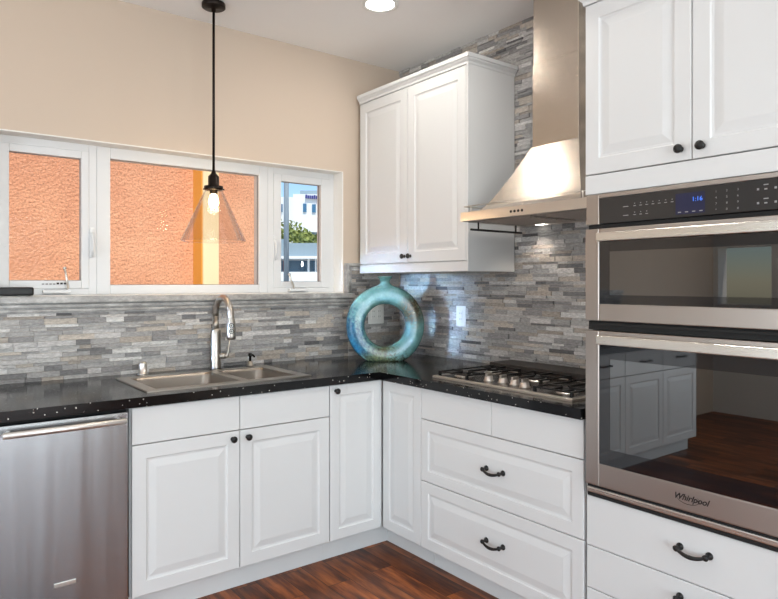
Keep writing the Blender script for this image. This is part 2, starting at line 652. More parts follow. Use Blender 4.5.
# two far walls with their glazed door openings, behind the camera
struct('wall_left', cells([BY - 0.2, -0.15, 1.95, 2.78, 3.31, WY], [0, 1.15, 1.75, 2.25, CZ], lambda i, j: not (i == 1 and j < 3) and not (i == 3 and j == 1), -0.2, 0, lambda a, b, c: (LX + c, a, b)), M['offwhite'])
struct('wall_rear', cells([LX, -1.55, 1.75, RX], [0, 2.4, CZ], lambda i, j: not (i == 1 and j == 0), -0.2, 0, lambda a, b, c: (a, BY + c, b)), M['offwhite'])
# white lining of the kitchen window recess
rv = bmesh.new()
box(rv, WX0, WX1, WY + 0.001, WY + 0.15, WZ0 - 0.012, WZ0 + 0.004, 0.002)
box(rv, WX0, WX1, WY + 0.001, WY + 0.15, WZ1 - 0.006, WZ1 + 0.004, 0.002)
box(rv, WX1 - 0.006, WX1 + 0.004, WY + 0.001, WY + 0.15, WZ0, WZ1, 0.002)
box(rv, WX0 - 0.004, WX0 + 0.006, WY + 0.001, WY + 0.15, WZ0, WZ1, 0.002)
struct('trim_1', rv, M['reveal'], label='white painted lining of the kitchen window recess', cat='window trim')

# ---------------------------------------------------------------- windows
FY = 3.458                                # room-side face of the frames
def ring(bm, x0, x1, z0, z1, wl, wr, wb, wt, y0, y1, bev=0.002):
    box(bm, x0, x0 + wl, y0, y1, z0, z1, bev)
    box(bm, x1 - wr, x1, y0, y1, z0, z1, bev)
    box(bm, x0 + wl, x1 - wr, y0 + 0.0004, y1, z0, z0 + wb, bev)
    box(bm, x0 + wl, x1 - wr, y0 + 0.0004, y1, z1 - wt, z1, bev)


def window(num, label, x0, x1, pane, casement):
    w = thing('window_%d' % num, label, 'window', (0.5 * (x0 + x1), FY, WZ0))
    w['kind'] = 'structure'
    px0, px1, pz0, pz1 = pane
    fb = bmesh.new()
    if casement:
        ring(fb, x0, x1, WZ0 + 0.004, WZ1 - 0.006, 0.036, 0.036, 0.030, 0.036, FY, FY + 0.07)
        part('frame', fb, M['vinyl'], w)
        sb = bmesh.new()
        a, b, c, d = x0 + 0.0364, x1 - 0.0364, WZ0 + 0.0344, WZ1 - 0.0424
        ring(sb, a, b, c, d, px0 - a, b - px1, pz0 - c, d - pz1, FY - 0.004, FY + 0.045, 0.003)
        part('sash', sb, M['vinyl'], w)
        gk = bmesh.new()
        ring(gk, px0 - 0.002, px1 + 0.002, pz0 - 0.002, pz1 + 0.002, 0.004, 0.004, 0.004, 0.004, FY + 0.018, FY + 0.026, 0)
        part('gasket', gk, M['gasket'], w)
    else:
        ring(fb, x0, x1, WZ0 + 0.004, WZ1 - 0.006, px0 - x0, x1 - px1, pz0 - WZ0 - 0.004, WZ1 - 0.006 - pz1, FY, FY + 0.07, 0.004)
        part('frame', fb, M['vinyl'], w)
        gk = bmesh.new()
        ring(gk, px0 - 0.001, px1 + 0.001, pz0 - 0.001, pz1 + 0.001, 0.003, 0.003, 0.003, 0.003, FY + 0.018, FY + 0.026, 0)
        part('gasket', gk, M['gasket'], w)
    part('pane', bx(px0 - 0.004, px1 + 0.004, FY + 0.028, FY + 0.033, pz0 - 0.004, pz1 + 0.004), M['pane'], w)
    return w


def crank(w, cx, lever):
    """folding crank operator on the sill rail of a casement"""
    bm = bmesh.new()
    box(bm, cx - 0.062, cx + 0.062, FY - 0.036, FY - 0.004, WZ0 + 0.012, WZ0 + 0.030, 0.006)
    cr = part('crank_base', bm, M['vinyl'], w)
    b2 = bmesh.new()
    tube(b2, lever, [0.0055, 0.006, 0.0055, 0.005], 10)
    lathe(b2, [(0, -0.009), (0.007, -0.006), (0.009, 0), (0.007, 0.006), (0, 0.009)], lever[-1], 'y', 12)
    part('crank_lever', b2, M['steel_bright'], cr)


def latch(w, x, z):
    bm = bmesh.new()
    box(bm, x - 0.011, x + 0.011, FY - 0.009, FY + 0.001, z - 0.075, z + 0.075, 0.005)
    pts = [(x, FY - 0.010, z + 0.05), (x, FY - 0.022, z + 0.02), (x, FY - 0.026, z - 0.03), (x - 0.002, FY - 0.02, z - 0.07)]
    tube(bm, pts, [0.006, 0.0075, 0.007, 0.005], 10)
    part('latch', bm, M['vinyl'], w)


w1 = window(1, 'white casement window at the left end, orange stucco close behind it', 0.341, 0.8057, (0.425, 0.735, 1.386, 1.990), True)
crank(w1, 0.622, [(0.665, FY - 0.022, 1.338), (0.668, FY - 0.040, 1.352), (0.662, FY - 0.044, 1.39), (0.652, FY - 0.044, 1.445)])
latch(w1, 0.784, 1.575)
lb = bmesh.new()
for k in range(7):
    box(lb, 0.56 + k * 0.016, 0.571 + k * 0.016, FY - 0.0068, FY - 0.0055, 1.367, 1.371 if k < 4 else 1.376)
part('sash_label', lb, M['slot'], w1, 'small grey printed strip on the lower sash rail')
w2 = window(2, 'wide fixed picture window in the middle, orange wall and yellow post outside', 0.806, 1.7527, (0.872, 1.697, 1.364, 2.006), False)
w3 = window(3, 'narrow white casement window at the right, view of sky and white building', 1.753, 2.214, (1.840, 2.118, 1.382, 1.985), True)
crank(w3, 1.945, [(1.915, FY - 0.022, 1.338), (1.905, FY - 0.040, 1.352), (1.885, FY - 0.044, 1.39), (1.872, FY - 0.044, 1.425)])
latch(w3, 1.796, 1.582)

# ---------------------------------------------------------------- stone strip tiling
TONES = [((168, 165, 162), 6), ((184, 181, 177), 5), ((150, 147, 145), 5), ((200, 196, 192), 3), ((128, 126, 125), 2.6), ((98, 96, 96), 0.5), ((214, 211, 206), 1.6), ((174, 164, 153), 3.0), ((192, 182, 170), 2.2)]
TT, TW = [t for t, _ in TONES], [w for _, w in TONES]
def strips(bm, lay, u0, u1, z0, z1, to, lo=0.004, hi=0.013):
    z = z0
    while z < z1 - 0.004:
        h = random.choice((0.012, 0.015, 0.018, 0.022, 0.026))
        if z + h > z1 - 0.008: h = z1 - z
        u = u0 - random.uniform(0, 0.1)
        while u < u1:
            w = random.uniform(0.05, 0.17)
            a, b = max(u, u0), min(u + w, u1)
            u += w
            if b - a < 0.004: continue
            d = random.uniform(lo, hi)
            g = 0.0006
            t = random.choices(TT, TW)[0]
            k = random.uniform(0.92, 1.08)
            col = [c * k for c in srgb(*t)[:3]] + [1]
            cs = [(a + g, z + g), (b - g, z + g), (b - g, z + h - g), (a + g, z + h - g)]
            tl = [random.uniform(-0.0015, 0.0015) for _ in range(4)]
            bt = [bm.verts.new(to(p, q, 0)) for p, q in cs]
            tp = [bm.verts.new(to(p, q, d + e)) for (p, q), e in zip(cs, tl)]
            fs = [bm.faces.new(tp)] + [bm.faces.new((bt[i], bt[(i + 1) % 4], tp[(i + 1) % 4], tp[i])) for i in range(4)]
            for f in fs:
                for lp in f.loops:
                    lp[lay] = col
        z += h


def tiling(name, areas, to, label, back):
    bm = bmesh.new()
    lay = bm.loops.layers.float_color.new('tone')
    for u0, u1, z0, z1 in areas:
        strips(bm, lay, u0, u1, z0, z1, to)
    o = struct(name, bm, M['tile'], label=label, cat='tiled wall')
    return o


CT = 0.918                                # worktop height
tiling('trim_2', [(-1.27, 2.255, CT, 1.233), (2.255, RX - 0.014, CT, 1.452)], lambda u, z, n: (u, WY - n, z), 'grey stone strip backsplash under the kitchen window behind the sink', None)
tiling('trim_3', [(1.425, WY - 0.001, CT, CZ - 0.001)], lambda u, z, n: (RX - n, u, z), 'grey stone strip tiling up to the ceiling behind hood and cooktop', None)
# marble mouldings: ledge and pencil rails below the window, then stepping up beside it
mo = bmesh.new()
def rail_profile(x0, x1, zt):
    box(mo, x0, x1, WY - 0.036, WY, zt - 0.032, zt, 0.004)
    box(mo, x0, x1, WY - 0.010, WY, zt - 0.080, zt - 0.032)
    box(mo, x0, x1, WY - 0.026, WY, zt - 0.054, zt - 0.037, 0.004)
    box(mo, x0, x1, WY - 0.022, WY, zt - 0.074, zt - 0.060, 0.005)
rail_profile(-1.27, 2.285, 1.312)
box(mo, 2.226, 2.246, WY - 0.030, WY, 1.3125, 1.498, 0.004)
tube(mo, [(2.256, WY - 0.014, 1.30), (2.256, WY - 0.014, 1.487)], 0.008, 10)
tube(mo, [(2.272, WY - 0.012, 1.30), (2.272, WY - 0.012, 1.470)], 0.005, 10)
box(mo, 2.246, 2.675, WY - 0.030, WY, 1.480, 1.498, 0.004)
tube(mo, [(2.256, WY - 0.014, 1.470), (2.675, WY - 0.014, 1.470)], 0.008, 10)
tube(mo, [(2.272, WY - 0.012, 1.456), (2.675, WY - 0.012, 1.456)], 0.005, 10)
struct('trim_4', mo, M['marble'], label='grey marble ledge moulding along the bottom of the window, stepping up at the right', cat='moulding')

# ---------------------------------------------------------------- base cabinets
DY, DX = 2.660, 1.998                     # faces of the doors
TK = 0.112
def carcass(bm, x0, x1, y0, y1, z0, z1, front, t=0.018):
    """open-topped cabinet box: two sides, bottom, back; front tells the open side"""
    if front == 'y':
        box(bm, x0, x0 + t, y0, y1, z0, z1); box(bm, x1 - t, x1, y0, y1, z0, z1)
        box(bm, x0 + t, x1 - t, y0, y1, z0, z0 + t); box(bm, x0 + t, x1 - t, y1 - t, y1, z0 + t, z1)
    else:
        box(bm, x0, x1, y0, y0 + t, z0, z1); box(bm, x0, x1, y1 - t, y1, z0, z1)
        box(bm, x0, x1, y0 + t, y1 - t, z0, z0 + t); box(bm, x1 - t, x1, y0 + t, y1 - t, z0 + t, z1)
    return bm


# sink cabinet
sc = thing('sink_cabinet', 'white two-door base cabinet under the sink', 'cabinet', (1.215, 3.0, 0))
part('body', carcass(bmesh.new(), 0.748, 1.680, DY + 0.021, WY - 0.02, TK, 0.877, 'y'), M['white'], sc)
part('toe_kick', bx(0.748, 1.684, 2.735, 2.75, 0.0, TK), M['white'], sc)
for a, b, side in ((0.752, 1.2115, 1), (1.2145, 1.678, -1)):
    part('false_front', panel('y', DY, a, b, 0.726, 0.874, raised=False), M['white'], sc)
    d = part('door', panel('y', DY, a, b, TK + 0.003, 0.722), M['white'], sc)
    knob(d, 'y', DY, (b - 0.034) if side > 0 else (a + 0.034), 0.690)

# corner cabinet
cc = thing('corner_cabinet', 'white corner base cabinet with two narrow hinged doors below the vase', 'cabinet', (2.3, 3.0, 0))
cb = bmesh.new()
pts = [(1.684, DY + 0.021), (2.019, DY + 0.021), (2.019, 2.356), (RX - 0.02, 2.356), (RX - 0.02, WY - 0.02), (1.684, WY - 0.02)]
lo = [cb.verts.new((x, y, TK)) for x, y in pts]
hi = [cb.verts.new((x, y, 0.8765)) for x, y in pts]
cb.faces.new(lo); cb.faces.new(hi)
for i in range(6):
    cb.faces.new((lo[i], lo[(i + 1) % 6], hi[(i + 1) % 6], hi[i]))
part('body', cb, M['white'], cc)
tk = bmesh.new()
box(tk, 1.6845, 2.102, 2.735, 2.75, 0, TK)
box(tk, 2.088, 2.102, 2.3585, 2.735, 0, TK)
part('toe_kick', tk, M['white'], cc)
d = part('door', panel('y', DY, 1.683, 1.9945, TK + 0.003, 0.874, fr=0.05), M['white'], cc)
knob(d, 'y', DY, 1.715, 0.846)
part('door', panel('x', DX, 2.353, 2.652, TK + 0.003, 0.874, fr=0.05), M['white'], cc)

# drawer cabinet below the cooktop
dc = thing('drawer_cabinet', 'white base cabinet with two deep drawers under the cooktop', 'cabinet', (2.3, 1.89, 0))
part('body', carcass(bmesh.new(), DX + 0.021, RX - 0.02, 1.432, 2.352, TK, 0.877, 'x'), M['white'], dc)
part('toe_kick', bx(2.088, 2.102, 1.432, 2.355, 0, TK), M['white'], dc)
for a, b in ((1.434, 1.8915), (1.8935, 2.350)):
    part('false_front', panel('x', DX, a, b, 0.728, 0.874, raised=False), M['white'], dc)
for z0, z1, hz in ((0.434, 0.7245, 0.585), (TK + 0.003, 0.4305, 0.279)):
    d = part('drawer', panel('x', DX, 1.434, 2.350, z0, z1, fr=0.05), M['white'], dc)
    bow_handle(d, DX, 1.873, hz)

# cabinet run left of the dishwasher (mostly seen mirrored in the ovens)
lc = thing('base_cabinet', 'white base cabinet left of the dishwasher, seen mirrored in the oven glass', 'cabinet', (-0.5, 3.0, 0))
part('body', bx(-1.27, 0.272, DY + 0.021, WY - 0.02, TK, 0.877), M['white'], lc)
part('toe_kick', bx(-1.27, 0.272, 2.735, 2.75, 0, TK), M['white'], lc)
for i in range(3):
    a, b = -1.268 + i * 0.5133, -1.268 + (i + 1) * 0.5133 - 0.003
    d = part('drawer', panel('y', DY, a, b, 0.70, 0.874, raised=False), M['white'], lc)
    hb = bmesh.new()
    tube(hb, [((a + b) / 2 - 0.06, DY, 0.79), ((a + b) / 2 - 0.055, DY - 0.028, 0.79), ((a + b) / 2 + 0.055, DY - 0.028, 0.79), ((a + b) / 2 + 0.06, DY, 0.79)], 0.006, 10)
    part('handle', hb, M['iron'], d)
    part('door', panel('y', DY, a, b, TK + 0.003, 0.696), M['white'], lc)

# ---------------------------------------------------------------- worktop with the sink cut-out
CY, CX = 2.643, 1.970
HX0, HX1, HY0, HY1 = 0.862, 1.592, 2.760, 3.185
xs = [-1.28, HX0, HX1, CX, RX - 0.001]
ys = [1.4255, CY, HY0, HY1, WY - 0.001]
def keep(i, j):
    if j == 0: return i == 3
    return not (i == 1 and j == 2)
wt = cells(xs, ys, keep, 0.8785, CT)
single('worktop', wt, M['quartz'], 'L-shaped black speckled stone worktop on the white base cabinets', 'countertop', (2.0, 2.9, 0.8785))
single('stone_ledge', bx(2.490, RX - 0.0135, 1.4265, 2.372, CT, CT + 0.040, 0.003), M['ledge'], 'low dark stone ledge on the worktop behind the cooktop', 'ledge', (2.58, 1.9, CT))

# ---------------------------------------------------------------- dishwasher
dw = thing('dishwasher', 'stainless steel dishwasher with a bar handle, left of the sink cabinet', 'dishwasher', (0.51, 3.0, 0))
part('tub', bx(0.284, 0.738, DY + 0.03, WY - 0.06, 0.06, 0.868), M['blackgap'], dw, 'black body behind the door')
part('door', bx(0.284, 0.736, DY - 0.010, DY + 0.026, 0.118, 0.864, 0.004), M['steel_dish'], dw)
hb = bmesh.new()
HYc = DY - 0.052
tube(hb, [(0.300, HYc, 0.837), (0.303, HYc, 0.837), (0.715, HYc, 0.837), (0.718, HYc, 0.837)], [0.0095, 0.0125, 0.0125, 0.0095], 16)
for x in (0.322, 0.698):
    tube(hb, [(x, HYc, 0.837), (x, DY - 0.009, 0.837)], 0.009, 12)
part('handle', hb, M['handle'], dw)
bd = part('badge', bx(0.470, 0.545, DY - 0.0135, DY - 0.0095, 0.243, 0.258, 0.001), M['steel_bright'], dw, 'small blank chrome plate near the door bottom')
part('toe_panel', bx(0.29, 0.732, 2.735, 2.75, 0.004, 0.11), M['blackgap'], dw)
part('foot_trim', bx(0.700, 0.738, DY + 0.002, DY + 0.024, 0.100, 0.112, 0.002), M['steel_bright'], dw)

# ---------------------------------------------------------------- sink
sk = thing('sink', 'stainless steel double bowl sink set into the black worktop', 'sink', (1.22, 2.97, CT))
SX0, SX1, SY0, SY1 = 0.832, 1.620, 2.728, 3.216
B1 = (0.884, 1.272, 2.780, 3.150)
B2 = (1.312, 1.562, 2.780, 3.150)
xs = [SX0, B1[0], B1[1], B2[0], B2[1], SX1]
ys = [SY0, B1[2], B1[3], SY1]
deck = cells(xs, ys, lambda i, j: not (j == 1 and i in (1, 3)), CT + 0.0003, CT + 0.006)
bmesh.ops.bevel(deck, geom=[e for e in deck.edges if e.calc_face_angle(0) > 0.5], offset=0.002, segments=2, affect='EDGES')
part('rim', deck, M['steel_sink'], sk)
for B in (B1, B2):
    bm = bmesh.new()
    dep = 0.19
    def rl(ins, z, r):
        out = []
        x0, x1, y0, y1 = B[0] + ins, B[1] - ins, B[2] + ins, B[3] - ins
        for cx_, cy_, a0 in ((x1 - r, y1 - r, 0), (x0 + r, y1 - r, PI / 2), (x0 + r, y0 + r, PI), (x1 - r, y0 + r, 1.5 * PI)):
            for k in range(6):
                a = a0 + k * PI / 10
                out.append(bm.verts.new((cx_ + r * math.cos(a), cy_ + r * math.sin(a), z)))
        return out
    prof = [(-0.004, CT + 0.0055, 0.012), (0.001, CT + 0.003, 0.03), (0.004, CT - 0.01, 0.04), (0.012, CT - dep + 0.03, 0.05), (0.02, CT - dep + 0.008, 0.06), (0.045, CT - dep, 0.06)]
    rg = [rl(*p) for p in prof] + [rl(0.05, CT - dep - 0.001, 0.055)]
    for a, b in zip(rg, rg[1:]):
        for k in range(24):
            f = bm.faces.new((a[k], a[(k + 1) % 24], b[(k + 1) % 24], b[k]))
            f.smooth = True
    bm.faces.new(rg[-1])
    bo = part('bowl', bm, M['steel_bowl_shaded'], sk)
    dm = bmesh.new()
    lathe(dm, [(0.045, 0.0), (0.043, 0.003), (0.035, 0.003), (0.030, -0.002), (0, -0.002)], ((B[0] + B[1]) / 2, 3.02, CT - dep), 'z', 24)
    part('drain', dm, M['nickel'], bo)

# ---------------------------------------------------------------- faucet and the two fittings beside it
fx, fy = 1.362, 3.292
fa = thing('faucet', 'brushed nickel gooseneck pull-down faucet behind the sink', 'faucet', (fx, fy, CT))
part('body', lathe(bmesh.new(), [(0, 0), (0.030, 0), (0.030, 0.006), (0.0285, 0.010), (0.0285, 0.020), (0.027, 0.026), (0.027, 0.190), (0.025, 0.203), (0.019, 0.212), (0, 0.213)], (fx, fy, CT), 'z', 28), M['nickel'], fa)
R = 0.098
pts = [(fx, fy, CT + 0.205), (fx, fy, CT + 0.28)]
for k in range(17):
    a = PI * k / 16
    pts.append((fx, fy - R + R * math.cos(a), CT + 0.28 + R * 1.02 * math.sin(a)))
pts.append((fx, fy - 2 * R - 0.002, CT + 0.27))
part('spout', tube(bmesh.new(), pts, 0.0165, 18), M['nickel'], fa)
sh = bmesh.new()
hy_ = fy - 2 * R - 0.003
lathe(sh, [(0, 0.276), (0.0175, 0.276), (0.0195, 0.270), (0.0195, 0.262), (0.022, 0.258), (0.0245, 0.185), (0.0235, 0.172), (0.018, 0.168), (0, 0.168)], (fx, hy_, CT), 'z', 24)
hd = part('spray_head', sh, M['nickel'], fa)
nv = Vector((-0.35, -0.94, 0)).normalized()
uv = Vector((0.94, -0.35, 0))
def disc_on_head(zc, r0, r1, n0, n1, bm):
    c = Vector((fx, hy_, CT + zc))
    rg = []
    for r, n in ((r1, n0), (r1, n1), (r0, n1), (r0, n0)):
        rg.append([bm.verts.new(c + nv * n + (uv * math.cos(a) + Vector((0, 0, 1)) * math.sin(a)) * r) for a in [2 * PI * k / 20 for k in range(20)]])
    for a, b in zip(rg, rg[1:] + rg[:1]):
        for k in range(20):
            bm.faces.new((a[k], a[(k + 1) % 20], b[(k + 1) % 20], b[k]))
for zc in (0.240, 0.211):
    pl = bmesh.new()
    disc_on_head(zc, 0.0005, 0.0135, 0.012, 0.0255, pl)
    part('spray_button', pl, M['slot'], hd, 'black round spray button')
    bb = bmesh.new()
    disc_on_head(zc, 0.0060, 0.0080, 0.018, 0.0268, bb)
    part('button_ring', bb, M['nickel'], hd)
hv = bmesh.new()
dv = Vector((0.78, -0.62, 0)).normalized()
c0 = Vector((fx, fy, CT + 0.068))
tube(hv, [c0 + dv * 0.018, c0 + dv * 0.055], 0.016, 18)
tube(hv, [c0 + dv * 0.05, c0 + dv * 0.062, c0 + dv * 0.068 + Vector((0, 0, 0.02)), c0 + dv * 0.074 + Vector((0, 0, 0.085))], [0.013, 0.010, 0.006, 0.0045], 12)
part('lever', hv, M['nickel'], fa)

single('air_gap', lathe(bmesh.new(), [(0, 0), (0.026, 0), (0.026, 0.004), (0.0205, 0.006), (0.0205, 0.052), (0.019, 0.060), (0.013, 0.062), (0, 0.062)], (0.985, 3.300, CT), 'z', 24), M['steel_bright'], 'short steel air gap cylinder on the worktop left of the faucet', 'air gap', (0.985, 3.300, CT))
sp = thing('soap_dispenser', 'small dark soap dispenser on the worktop right of the faucet', 'soap dispenser', (1.558, 3.285, CT))
part('collar', lathe(bmesh.new(), [(0, 0), (0.021, 0), (0.021, 0.004), (0.015, 0.010), (0.012, 0.026), (0, 0.026)], (1.558, 3.285, CT), 'z', 20), M['nickel'], sp)
pb = bmesh.new()
lathe(pb, [(0, 0.025), (0.007, 0.025), (0.007, 0.050), (0.011, 0.052), (0.011, 0.066), (0.008, 0.070), (0, 0.070)], (1.558, 3.285, CT), 'z', 18)
tube(pb, [(1.558, 3.285, CT + 0.060), (1.558, 3.250, CT + 0.062), (1.558, 3.232, CT + 0.054)], [0.006, 0.0055, 0.005], 10)
part('pump', pb, M['bronze'], sp)

# ---------------------------------------------------------------- vase
vx, vy = 2.298, 3.030
va = thing('ring_vase', 'turquoise glazed ring-shaped vase with a round hole, in the worktop corner', 'vase', (vx, vy, CT))
NR, NS = 72, 32
vb = bmesh.new()
RO, RI, ZC, DEP = 0.232, 0.122, 0.208, 0.060
rings = []
for i in range(NR):
    th = 2 * PI * i / NR
    row = []
    for j in range(NS):
        ph = 2 * PI * j / NS
        rc, hw = (RO + RI) / 2, (RO - RI) / 2
        cp, sp_ = math.cos(ph), math.sin(ph)
        sr = math.copysign(abs(cp) ** 0.72, cp) * hw
        sd = math.copysign(abs(sp_) ** 0.62, sp_) * DEP
        # the ring is thickest low and slims towards the neck; a small lip runs round the hole
        fat = 1.0 - 0.16 * math.sin(th)
        if cp < -0.55 and abs(sp_) > 0.25:
            sd *= 1.06
        r = rc + sr
        x, z = r * math.cos(th), r * math.sin(th) * 1.02
        z = max(ZC + z, 0.0)
        row.append(vb.verts.new((x, sd * fat, z)))
    rings.append(row)
for i in range(NR):
    a, b = rings[i], rings[(i + 1) % NR]
    for j in range(NS):
        f = vb.faces.new((a[j], a[(j + 1) % NS], b[(j + 1) % NS], b[j]))
        f.smooth = True
bmesh.ops.recalc_face_normals(vb, faces=vb.faces)
vo_ = link_mesh('body', vb, M['glaze'])
vo_.parent = va
ORG[vo_] = ORG[va]
nb = bmesh.new()
lathe(nb, [(0.066, 0.425), (0.046, 0.441), (0.032, 0.453), (0.028, 0.464), (0.033, 0.478), (0.044, 0.490), (0.045, 0.495), (0.039, 0.495), (0.026, 0.480), (0.020, 0.460), (0, 0.455)], (0, 0, 0), 'z', 32)
bmesh.ops.scale(nb, vec=(1, 0.85, 1), verts=nb.verts)
no_ = link_mesh('neck', nb, M['glaze'], True)
no_.parent = va
ORG[no_] = ORG[va]
va.rotation_euler = (0, 0, math.atan2(-vx, vy) + math.radians(7))

# ---------------------------------------------------------------- outlets
def outlet(plane, p, u, z, label, wdt=0.078, hgt=0.122, gangs=1):
    loc = (u, p, z) if plane == 'y' else (p, u, z)
    o = thing('wall_outlet', label, 'outlet', loc, None)
    def B(u0, u1, z0, z1, n0, n1, bev=0.0):
        return bx(u0, u1, p - n1, p - n0, z0, z1, bev) if plane == 'y' else bx(p - n1, p - n0, u0, u1, z0, z1, bev)
    part('cover_plate', B(u - wdt / 2, u + wdt / 2, z - hgt / 2, z + hgt / 2, 0, 0.006, 0.002), M['plastic'], o)
    for g in range(gangs):
        uc = u + (g - (gangs - 1) / 2) * 0.046
        ins = part('socket_insert', B(uc - 0.0165, uc + 0.0165, z - 0.034, z + 0.034, 0.005, 0.008, 0.001), M['plastic'], o)
        for s in (-1, 1):
            for t in (-0.006, 0.006):
                part('slot', B(uc + t - 0.001, uc + t + 0.001, z + s * 0.017 - 0.004, z + s * 0.017 + 0.004, 0.0078, 0.0083), M['slot'], ins)
    return o


outlet('x', RX - 0.013, 2.765, 1.178, 'white outlet on the stone strip tiling between vase and cooktop')
outlet('y', WY - 0.013, 2.464, 1.176, 'white outlet behind the ring vase, seen through its hole', 0.122, 0.128, 2)

# ---------------------------------------------------------------- wall cabinet
wc = thing('wall_cabinet', 'white two-door wall cabinet in the corner, above the ring vase', 'cabinet', (2.5, 2.84, 1.435))
WXF = 2.315
part('body', bx(WXF + 0.020, RX - 0.0135, 2.366, 3.312, 1.437, 2.49, 0.001), M['white'], wc)
part('light_rail', bx(WXF - 0.001, WXF + 0.022, 2.3655, 3.313, 1.434, 1.4855, 0.003), M['white'], wc)
part('end_panel', bx(WXF - 0.001, RX - 0.0135, 2.352, 2.3655, 1.434, 2.492, 0.002), M['white'], wc)
for a, b, s in ((2.369, 2.8405, 1), (2.8435, 3.311, -1)):
    d = part('door', panel('x', WXF, a, b, 1.490, 2.488, fr=0.06), M['white'], wc)
    knob(d, 'x', WXF, (b - 0.026) if s > 0 else (a + 0.026), 1.527)
cr = bmesh.new()
def crown(bm, x0, y0, y1, x1, z0, both=False):
    prof = [(0.000, 0.000), (0.004, 0.000), (0.006, 0.012), (0.016, 0.022), (0.018, 0.028), (0.024, 0.030), (0.024, 0.050), (0.020, 0.052)]
    rg = []
    for o, h in prof:
        e = o if both else 0
        rg.append([bm.verts.new(q) for q in ((x1, y0 - o, z0 + h), (x0 - o, y0 - o, z0 + h), (x0 - o, y1 + e, z0 + h), (x1, y1 + e, z0 + h))])
    for a, b in zip(rg, rg[1:]):
        for k in range(4):
            bm.faces.new((a[k], a[(k + 1) % 4], b[(k + 1) % 4], b[k]))
    bm.faces.new(rg[0]); bm.faces.new(rg[-1])
crown(cr, WXF + 0.001, 2.352, 3.313, RX - 0.0135, 2.491)
part('crown_moulding', cr, M['white'], wc)

# ---------------------------------------------------------------- range hood
HX, HY0_, HY1_, HZ0, HZ1 = 2.190, 1.504, 2.278, 1.672, 1.717
hd = thing('range_hood', 'stainless steel chimney range hood above the cooktop', 'range hood', (2.45, 1.891, HZ0))
xb = RX - 0.0135
rim = bmesh.new()
# rim: hollow frame with an underside
box(rim, HX, HX + 0.012, HY0_, HY1_, HZ0, HZ1, 0.002)
box(rim, HX + 0.012, xb, HY0_, HY0_ + 0.012, HZ0, HZ1, 0.001)
box(rim, HX + 0.012, xb, HY1_ - 0.012, HY1_, HZ0, HZ1, 0.001)
box(rim, xb - 0.012, xb, HY0_ + 0.012, HY1_ - 0.012, HZ0, HZ1)
box(rim, HX + 0.012, xb - 0.012, HY0_ + 0.012, HY1_ - 0.012, HZ1 - 0.006, HZ1)
part('rim', rim, M['steel'], hd)
und = part('underside', bx(HX + 0.013, xb - 0.013, HY0_ + 0.013, HY1_ - 0.013, HZ0 + 0.006, HZ0 + 0.012), M['steel_oven'], hd, 'grey underside panel')
for y0, y1 in ((1.53, 1.88), (1.90, 2.25)):
    fm = bmesh.new()
    box(fm, 2.27, 2.60, y0 + 0.01, y1 - 0.01, HZ0 + 0.002, HZ0 + 0.0065, 0.001)
    for k in range(9):
        xx = 2.285 + k * 0.036
        box(fm, xx, xx + 0.014, y0 + 0.025, y1 - 0.025, HZ0 - 0.001, HZ0 + 0.003, 0.001)
    part('grease_filter', fm, M['steel_oven'], und)
for y in (1.62, 2.16):
    part('lamp', lathe(bmesh.new(), [(0, 0), (0.020, 0), (0.024, 0.003), (0.024, 0.006), (0, 0.006)], (2.638, y, HZ0 + 0.0005), 'z', 20), M['hoodlamp'], und)
# canopy: pyramid with slightly hollow flanks
cn = bmesh.new()
cyc = 1.897
rg = []
for k in range(13):
    t = k / 12
    s = t ** 0.80
    fxk = (HX + 0.030) * (1 - s) + 2.420 * s
    hw0, hw1 = 0.292, 0.136
    hw = hw0 * (1 - s) + hw1 * s
    z = HZ1 + 0.0005 + (2.022 - HZ1) * t
    rg.append([cn.verts.new(q) for q in ((xb, cyc - hw, z), (fxk, cyc - hw, z), (fxk, cyc + hw, z), (xb, cyc + hw, z))])
for a, b in zip(rg, rg[1:]):
    for k in range(4):
        f = cn.faces.new((a[k], a[(k + 1) % 4], b[(k + 1) % 4], b[k]))
cn.faces.new(rg[0]); cn.faces.new(rg[-1])
part('canopy', cn, M['steel_hood'], hd)
ch = bmesh.new()
box(ch, 2.424, xb, cyc - 0.131, cyc + 0.131, 2.0225, 2.415, 0.002)
part('chimney', ch, M['steel_hood'], hd)
part('chimney_extension', bx(2.427, xb, cyc - 0.128, cyc + 0.128, 2.415, CZ - 0.001, 0.002), M['steel_hood'], hd)
rl_ = bmesh.new()
rz = HZ1 + 0.028
tube(rl_, [(2.60, HY1_ - 0.014, rz), (HX + 0.012, HY1_ - 0.014, rz), (HX + 0.012, HY0_ + 0.014, rz), (2.60, HY0_ + 0.014, rz)], 0.0036, 10)
for q in ((2.56, HY1_ - 0.014), (HX + 0.012, HY1_ - 0.06), (HX + 0.012, HY0_ + 0.08), (2.56, HY0_ + 0.014)):
    tube(rl_, [(q[0], q[1], HZ1 - 0.001), (q[0], q[1], rz)], 0.0032, 8)
part('gallery_rail', rl_, M['steel_bright'], hd)
rd = bmesh.new()
ry = HY1_ - 0.022
tube(rd, [(2.238, ry, 1.636), (2.61, ry, 1.636)], 0.0055, 12)
for x in (2.290, 2.565):
    tube(rd, [(x, ry, 1.634), (x, ry, HZ0 + 0.001)], 0.0042, 10)
part('utensil_bar', rd, M['iron'], hd, 'dark hanging bar under the left side')
for k in range(4):
    bt = bmesh.new()
    lathe(bt, [(0, -0.001), (0.0062, -0.001), (0.0062, 0.002), (0.005, 0.003), (0, 0.003)], (HX, 1.955 - k * 0.0215, 1.694), 'x', 14)
    part('button', bt, M['slot'], hd, 'small black button')

